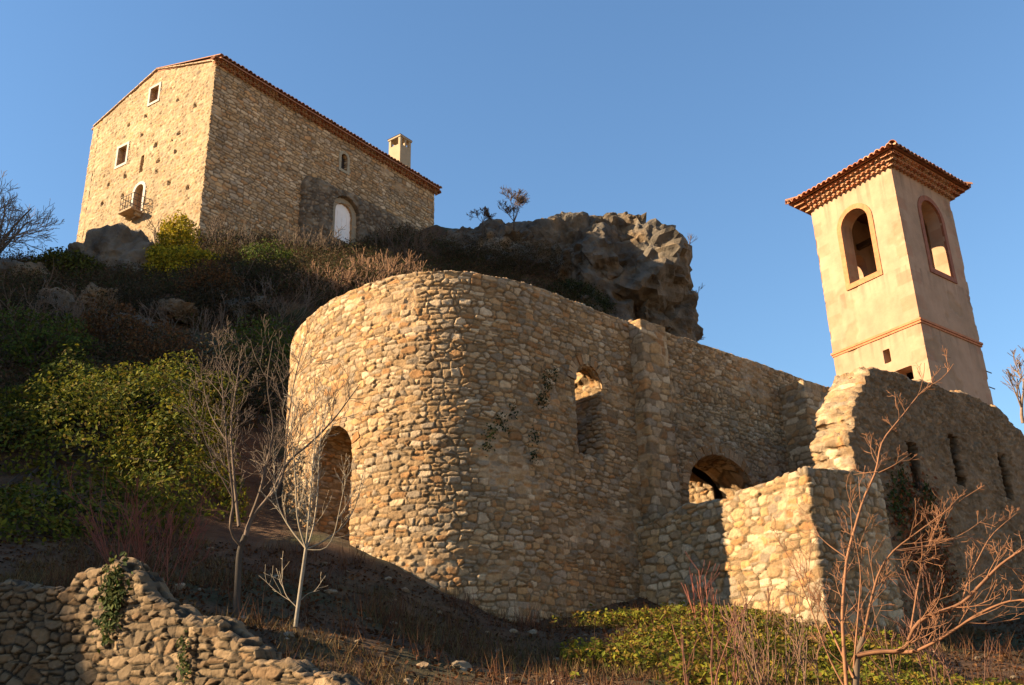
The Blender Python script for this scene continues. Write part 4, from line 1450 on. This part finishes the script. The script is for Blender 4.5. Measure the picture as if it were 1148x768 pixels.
def leaves(name, P, N, size, cols, mat, parent, rng, flat=.5, shape=.62):
    n = len(P)
    A = rng.normal(size=(n, 3))
    Nn = N * flat + rng.normal(size=(n, 3)) * (1 - flat) * .7
    Nn /= np.linalg.norm(Nn, axis=1)[:, None] + 1e-9
    A = A - Nn * (A * Nn).sum(1)[:, None]
    A /= np.linalg.norm(A, axis=1)[:, None] + 1e-9
    B = np.cross(Nn, A)
    s = (size * rng.uniform(.6, 1.3, n))[:, None]
    V = np.stack([P - A * s * .5, P + B * s * .5 * shape + Nn * s * .08, P + A * s * .55, P - B * s * .5 * shape + Nn * s * .08], 1).reshape(-1, 3)
    F = np.arange(n * 4).reshape(-1, 4)
    cols = np.asarray(cols)
    C = cols[rng.integers(0, len(cols), n)] * rng.uniform(.7, 1.25, n)[:, None]
    return meshobj(name, V, [F], mat, parent, np.repeat(C, 4, axis=0), False)

def mound(blobs, n, rng, lump=.25, seed=0, shell=.35, only_out=True):
    P, N = [], []
    vol = np.array([b[1][0] * b[1][1] + b[1][0] * b[1][2] for b in blobs])
    for bi_, (c, r) in enumerate(blobs):
        k = int(n * vol[bi_] / vol.sum())
        d = rng.normal(size=(k, 3))
        d /= np.linalg.norm(d, axis=1)[:, None]
        q = 1 + lump * fbm(d * 2.2 + bi_ * 5, 4, seed + bi_) * 1.6 - shell * rng.random(k) ** 1.7
        p = np.asarray(c) + d * np.asarray(r) * q[:, None]
        ok = np.ones(k, bool)
        for bj, (c2, r2) in enumerate(blobs):
            if bj != bi_:
                ok &= (((p - np.asarray(c2)) / np.asarray(r2)) ** 2).sum(1) > .55
        P.append(p[ok])
        N.append(d[ok])
    return np.concatenate(P), np.concatenate(N)
nrg = np.random.default_rng(7)
GREEN = [(.055, .085, .018), (.075, .10, .02), (.045, .07, .016), (.10, .11, .02), (.06, .06, .015)]
IVY = [(.16, .18, .02), (.21, .21, .022), (.10, .125, .018), (.27, .23, .025), (.07, .085, .014), (.20, .14, .03)]
YELL = [(.66, .48, .03), (.54, .42, .03), (.74, .50, .035), (.38, .32, .025), (.20, .19, .02)]
DKG = [(.035, .05, .016), (.05, .06, .018), (.03, .04, .014), (.06, .065, .02)]

def bush(name, label, cat, blobs, n, size, cols, group=None, seed=0, lump=.3, stems=True, mat=M_leaf, shell=.4, flat=.4):
    c0 = np.array(blobs[0][0])
    base = c0.copy()
    base[2] = flatz(c0[0], c0[1])
    t = thing(name, label, cat, tuple(base), 0, group)
    P, N = mound(blobs, n, nrg, lump, seed, shell)
    leaves('foliage', P - base, N, size, cols, mat, t, nrg, flat)
    if stems:
        rg = random.Random(seed)
        mb = MB()
        for c, r in blobs:
            for k in range(6):
                st_ = []
                tip = np.array(c) + np.array([rg.gauss(0, .35), rg.gauss(0, .35), rg.gauss(.2, .35)]) * np.array(r)
                q = base + np.array([rg.uniform(-.3, .3), rg.uniform(-.3, .3), -.1])
                mid = (q + tip) / 2 + np.array([rg.gauss(0, .1), rg.gauss(0, .1), .1])
                mb.tube(np.array([q, mid, tip]) - base, [.05, .035, .012], 4, col=(.09, .06, .04))
        mb.build('stems', M_wood, t)
    return t
bush('ivy_thicket', 'large mound of dark green ivy covering the slope at the left', 'ivy',
     [(at(55, 540, 22.5), (2.6, 1.7, 2.2)), (at(150, 490, 23.8), (2.1, 1.6, 1.7)), (at(195, 570, 21.5), (1.5, 1.3, 2.0)), (at(90, 620, 19.5), (2.2, 1.3, 1.5)), (at(-60, 560, 22.5), (2.4, 1.7, 2.2)), (at(85, 455, 25), (1.7, 1.3, 1.2)), (at(205, 460, 25.5), (1.5, 1.2, 1.4)), (at(-10, 630, 18.5), (1.8, 1.2, 1.2))],
     85000, .105, IVY, seed=3, lump=.35, shell=.3, flat=.55)
bush('evergreen_bush', 'yellow-green rounded evergreen bush below the castle corner', 'bush',
     [(at(204, 304, 43.2), (1.45, 1.2, 1.2)), (at(198, 268, 44), (.95, .9, 1.3)), (at(180, 292, 43.6), (.75, .7, .8)), (at(226, 298, 43.4), (.6, .6, .7)), (at(196, 328, 42.4), (1.0, .8, .6))], 15000, .14, YELL, seed=5, lump=.4)
bush('evergreen_bush', 'dark green low bush on the skyline left of the pointed boulder', 'bush',
     [(at(72, 305, 43.8), (1.4, 1.1, 1.1)), (at(94, 310, 43.4), (1.1, 1.0, 1.0)), (at(48, 307, 43.8), (1.0, .9, .8))], 5200, .17, [(.12, .12, .02), (.16, .15, .022), (.08, .08, .018)], seed=6, lump=.4)
bush('evergreen_bush', 'small dark green bush growing at the foot of the cliff, behind the apse wall', 'bush',
     [(at(640, 333, 58.5), (1.9, 1.0, 1.1)), (at(662, 345, 58.5), (1.5, 1.0, .9))], 6000, .13, DKG, seed=7, stems=False)
for k, (px, py, Y, rx, rz, lab) in enumerate([(150, 345, 39.5, 1.8, 1.0, 'dark scrubby bush on the slope below the pointed boulder'),
                                              (240, 345, 41, 1.9, 1.1, 'dark scrubby bush below the yellow-green bush'),
                                              (300, 315, 44, 2.0, 1.1, 'dark scrubby bush midway between the yellow-green bush and the apse top'),
                                              (20, 360, 36, 1.9, 1.1, 'dark scrubby bush at the left edge, below the boulders'),
                                              (255, 430, 30, 1.6, 1.4, 'dark leafy bush behind the top of the dark trunked tree'),
                                              (530, 285, 60, 2.6, 1.3, 'dark scrubby bush on the shaded slope above the apse rim'),
                                              (585, 290, 60, 2.5, 1.4, 'dark scrubby bush on the shaded slope left of the cliff')]):
    Y = min(Y, ground_Y(px, py + 10) - .6)
    bush('scrub_bush', lab, 'bush', [(at(px, py, Y), (rx, 1.2, rz)), (at(px + 22, py + 8, Y), (rx * .7, 1.0, rz * .8))], 6000, .09, [(.05, .045, .02), (.07, .05, .025), (.04, .04, .016), (.085, .055, .03)], seed=70 + k, lump=.5, shell=.6, group='dark scrub on the hillside')

for k, (px, py, Y, rx, rz, pal, lab) in enumerate([
        (45, 385, 33, 1.5, 1.0, GREEN, 'green bush among dead brambles at the left edge, above the ivy'),
        (120, 372, 36, 1.3, .8, 'rust', 'rust-brown bush beside the pale half-buried rock'),
        (180, 400, 33, 1.4, .9, 'rust', 'rust-brown bush at the top edge of the ivy'),
        (285, 395, 34, 1.3, 1.2, GREEN, 'dark green bush behind the twigs of the dark trunked tree'),
        (235, 318, 43.5, 1.0, .8, 'rust', 'rust-brown bush right under the yellow-green bush'),
        (300, 290, 48, 1.2, .7, GREEN, 'low green bush in front of the castle side wall')]):
    pal = [(.20, .09, .035), (.15, .07, .03), (.24, .12, .045), (.10, .07, .03)] if pal == 'rust' else [(c[0] * 1.5, c[1] * 1.5, c[2] * 1.3) for c in pal]
    Y = ground_Y(px, py + 14) - .9
    bush('hillside_bush', lab, 'bush', [(at(px, py, Y), (rx, 1.0, rz)), (at(px + 16, py + 6, Y - .3), (rx * .7, .8, rz * .8))], 4200, .11, pal, seed=90 + k, lump=.5, shell=.55)

# ivy on walls: leaves hugging the wall face
def wall_ivy(path, pts, n, size, cols, label, seed, sp=.22, name='wall_ivy'):
    rg = np.random.default_rng(seed)
    P, N = [], []
    for (px, py, w) in pts:
        u0, z0 = path.hit(px, py)
        k = int(n * w)
        u, z = u0 + rg.normal(0, sp * w ** .5, k), z0 + rg.normal(0, sp * 1.5 * w ** .5, k)
        q, nn = path.P(u), path.N(u)
        P.append(np.column_stack([q + nn * (.05 + .09 * rg.random(k))[:, None], z]))
        N.append(np.column_stack([nn, np.zeros(k)]))
    P, N = np.concatenate(P), np.concatenate(N)
    c = P.mean(0)
    o = leaves(name, P - c, N, size, cols, M_leaf, None, rg, .6)
    o.location = c
    return tag(o, label, 'creeper')
REDL = [(.30, .085, .03), (.22, .07, .03), (.16, .10, .03), (.34, .11, .04)]
wall_ivy(ruinp, [(1018, 560, .7), (1010, 590, 1), (1040, 585, 1), (1050, 620, 1.2), (1035, 650, 1), (1060, 665, .8), (1028, 620, 1)], 230, .10, REDL, 'red-brown creeper on the slotted wall, behind the bare tree', 3, .36)
wall_ivy(ruinp, [(1008, 552, .7), (1002, 570, .5), (1036, 560, .4)], 170, .11, GREEN, 'small green creeper patch near the broken end of the slotted wall', 4, .22)
wall_ivy(mainp, [(612, 430, .7), (606, 450, .5), (618, 420, .3)], 130, .055, DKG, 'small dark plant on the apse wall left of the window', 5, .11)
wall_ivy(mainp, [(548, 485, .4), (560, 475, .5), (573, 462, .3), (545, 500, .3)], 130, .055, DKG, 'thin dark creeper on the middle of the apse wall', 6, .11)
wall_ivy(mainp, [(598, 490, .5), (595, 510, .4)], 110, .05, DKG, 'tiny dark plant low on the apse wall, below the one beside the window', 7, .10)
wall_ivy(lwp, [(133, 650, .8), (130, 675, 1), (138, 665, .6), (128, 700, .6)], 150, .07, GREEN, 'green ivy trailing down the step of the dry-stone wall', 8, .10)
wall_ivy(lwp, [(213, 720, .4), (212, 740, .5), (215, 755, .4)], 110, .05, GREEN, 'thin ivy strand on the sunlit part of the dry-stone wall', 9, .06)

# ground plants: things nobody could count
def scatter(n, xr, yr, rg, keepf):
    x, y = rg.uniform(*xr, n), rg.uniform(*yr, n)
    k = keepf(x, y)
    x, y = x[k], y[k]
    return np.column_stack([x, y, hgt(x, y)])
rg = np.random.default_rng(12)
def behind_main(x, y):
    # in front of the church / walls
    return ((x - J[0]) * Nv[0] + (y - J[1]) * Nv[1]) > .1
def blades(name, P, h, wd, cols, mat, rg, lean=.5):
    n = len(P)
    a_ = rg.uniform(0, 2 * np.pi, n)
    side = np.column_stack([np.cos(a_), np.sin(a_), np.zeros(n)])
    hh = h * rg.uniform(.4, 1.3, n)
    d = np.column_stack([rg.normal(0, lean, n), rg.normal(0, lean, n), np.ones(n)])
    d /= np.linalg.norm(d, axis=1)[:, None]
    tip = P + d * hh[:, None]
    V = np.stack([P - side * wd * .5, P + side * wd * .5, tip], 1).reshape(-1, 3)
    C = np.asarray(cols)[rg.integers(0, len(cols), n)] * rg.uniform(.7, 1.3, n)[:, None]
    o = meshobj(name, V, [np.arange(n * 3).reshape(-1, 3)], mat, None, np.repeat(C, 3, axis=0), False)
    o['kind'] = 'stuff'
    return o
STRAW = [(.22, .135, .06), (.16, .095, .042), (.27, .17, .075), (.13, .07, .035), (.10, .085, .03)]
P = scatter(80000, (-8, 13.5), (9.5, 23), rg, lambda x, y: (fbm(np.stack([x, y, x * 0], 1) * .6, 3, 5) > .02) & (behind_main(x, y) | (y < 19)))
o = blades('dry_grass', P, .20, .014, STRAW, M_dry, rg, .6)
tag(o, 'short dry straw-coloured grass on the slope below the church', 'grass')
P = scatter(34000, (-9, 13), (9.5, 23), rg, lambda x, y: behind_main(x, y) | (y < 19))
o = leaves('leaf_litter', P + np.array([0, 0, .02]), np.tile([0, 0, 1.], (len(P), 1)), .075, [(.15, .06, .025), (.11, .05, .025), (.19, .09, .035), (.08, .05, .03)], M_dry, None, rg, .6)
o['kind'] = 'stuff'
tag(o, 'fallen brown leaves lying over the slope below the church', 'leaves')
P = scatter(52000, (.6, 6.6), (11.5, 20.8), rg, lambda x, y: behind_main(x, y) & (fbm(np.stack([x, y, x * 0], 1) * .9 + 3, 4, 8) + .35 - .16 * np.hypot((x - 3.2) * .9, (y - 16.5) * .55) + rg.normal(0, .10, len(x)) > .05))
o = leaves('ground_cover', P + rg.uniform(0, .28, (len(P), 1)) * np.array([0, 0, 1]), np.tile([0, -.3, 1.], (len(P), 1)), .085, [(.20, .21, .02), (.28, .26, .022), (.12, .13, .018), (.33, .22, .03), (.24, .13, .035)], M_leaf, None, rg, .5)
o['kind'] = 'stuff'
tag(o, 'bright green leafy ground cover in front of the projecting wall', 'ground cover')
cl_ = rg.uniform((-7, 11), (9, 21), (260, 2))
cl_ = cl_[behind_main(cl_[:, 0], cl_[:, 1]) | (cl_[:, 1] < 19)]
xy = np.repeat(cl_, 26, axis=0) + rg.normal(0, .13, (len(cl_) * 26, 2))
P = np.column_stack([xy, hgt(xy[:, 0], xy[:, 1])])
o = blades('dead_weeds', P, .42, .012, [(.16, .07, .04), (.13, .055, .03), (.22, .11, .05), (.10, .05, .03)], M_dry, rg, .35)
tag(o, 'tufts of dead reddish-brown weeds on the slope below the church', 'weeds')
# loose stones fallen from the walls
rgs = random.Random(77)
sb_ = MB()
for k in range(110):
    x, y = rgs.uniform(-6, 8), rgs.uniform(11.5, 20.5)
    if not (behind_main(np.array([x]), np.array([y]))[0] or y < 18.5):
        continue
    r = rgs.uniform(.02, .07) * (1.5 if rgs.random() < .12 else 1)
    V, T = facet_rock(rgs, (r * 1.2, r, r * .7), 2, 8, .2, k)
    sb_.add(V + np.array([x, y, flatz(x, y) + r * .25]), T=T, col=tuple(GREY[rgs.randrange(6)] * rgs.uniform(.7, 1.3)))
o = sb_.build('loose_stones', M_stone)
o['kind'] = 'stuff'
tag(o, 'small loose stones scattered on the slope below the church', 'stones')
# dark brush over the whole upper slope
P = scatter(15000, (-26, 6), (22, 56), rg, lambda x, y: ((x - J[0]) * Nv[0] + (y - J[1]) * Nv[1] < -9) & (fbm(np.stack([x, y, x * 0], 1) * .35 + 7, 3, 9) > -.25))
cl_ = np.column_stack([rg.uniform(-26, 5, 10500), rg.uniform(21, 60, 10500)])
cl_ = cl_[((cl_[:, 0] - J[0]) * Nv[0] + (cl_[:, 1] - J[1]) * Nv[1] < -9) & (fbm(np.column_stack([cl_, cl_[:, 0] * 0]) * .22 + 2, 3, 14) > -.42)]
csz = rg.uniform(.35, 1.15, len(cl_)) * np.interp(cl_[:, 1], [22, 40], [.7, 1.1])
per = 48
xy = np.repeat(cl_, per, axis=0)
q_ = rg.normal(size=(len(xy), 3))
q_ /= np.linalg.norm(q_, axis=1)[:, None]
q_ *= (rg.random(len(xy)) ** .4 * np.repeat(csz, per))[:, None]
xy = xy + q_[:, :2]
PB = np.column_stack([xy, np.repeat(hgt(cl_[:, 0], cl_[:, 1]), per) + np.abs(q_[:, 2]) * .85 + .02])
kind_ = hsh(np.repeat(np.arange(len(cl_)), per), seed=5)
pal_ = np.array([(.085, .075, .028), (.12, .075, .04), (.07, .08, .025), (.16, .09, .045), (.09, .06, .035)])
ob = leaves('brush', PB, q_, .125, pal_, M_leaf, None, rg, .3, .45)
ob['kind'] = 'stuff'
tag(ob, 'mass of low dark winter brush packed over the hillside below the castle', 'brush')
o = blades('undergrowth', P, .95, .03, [(.11, .062, .035), (.085, .05, .03), (.14, .075, .04), (.06, .05, .02)], M_dry, rg, .7)
tag(o, 'dark brown winter undergrowth covering the steep hillside', 'undergrowth')
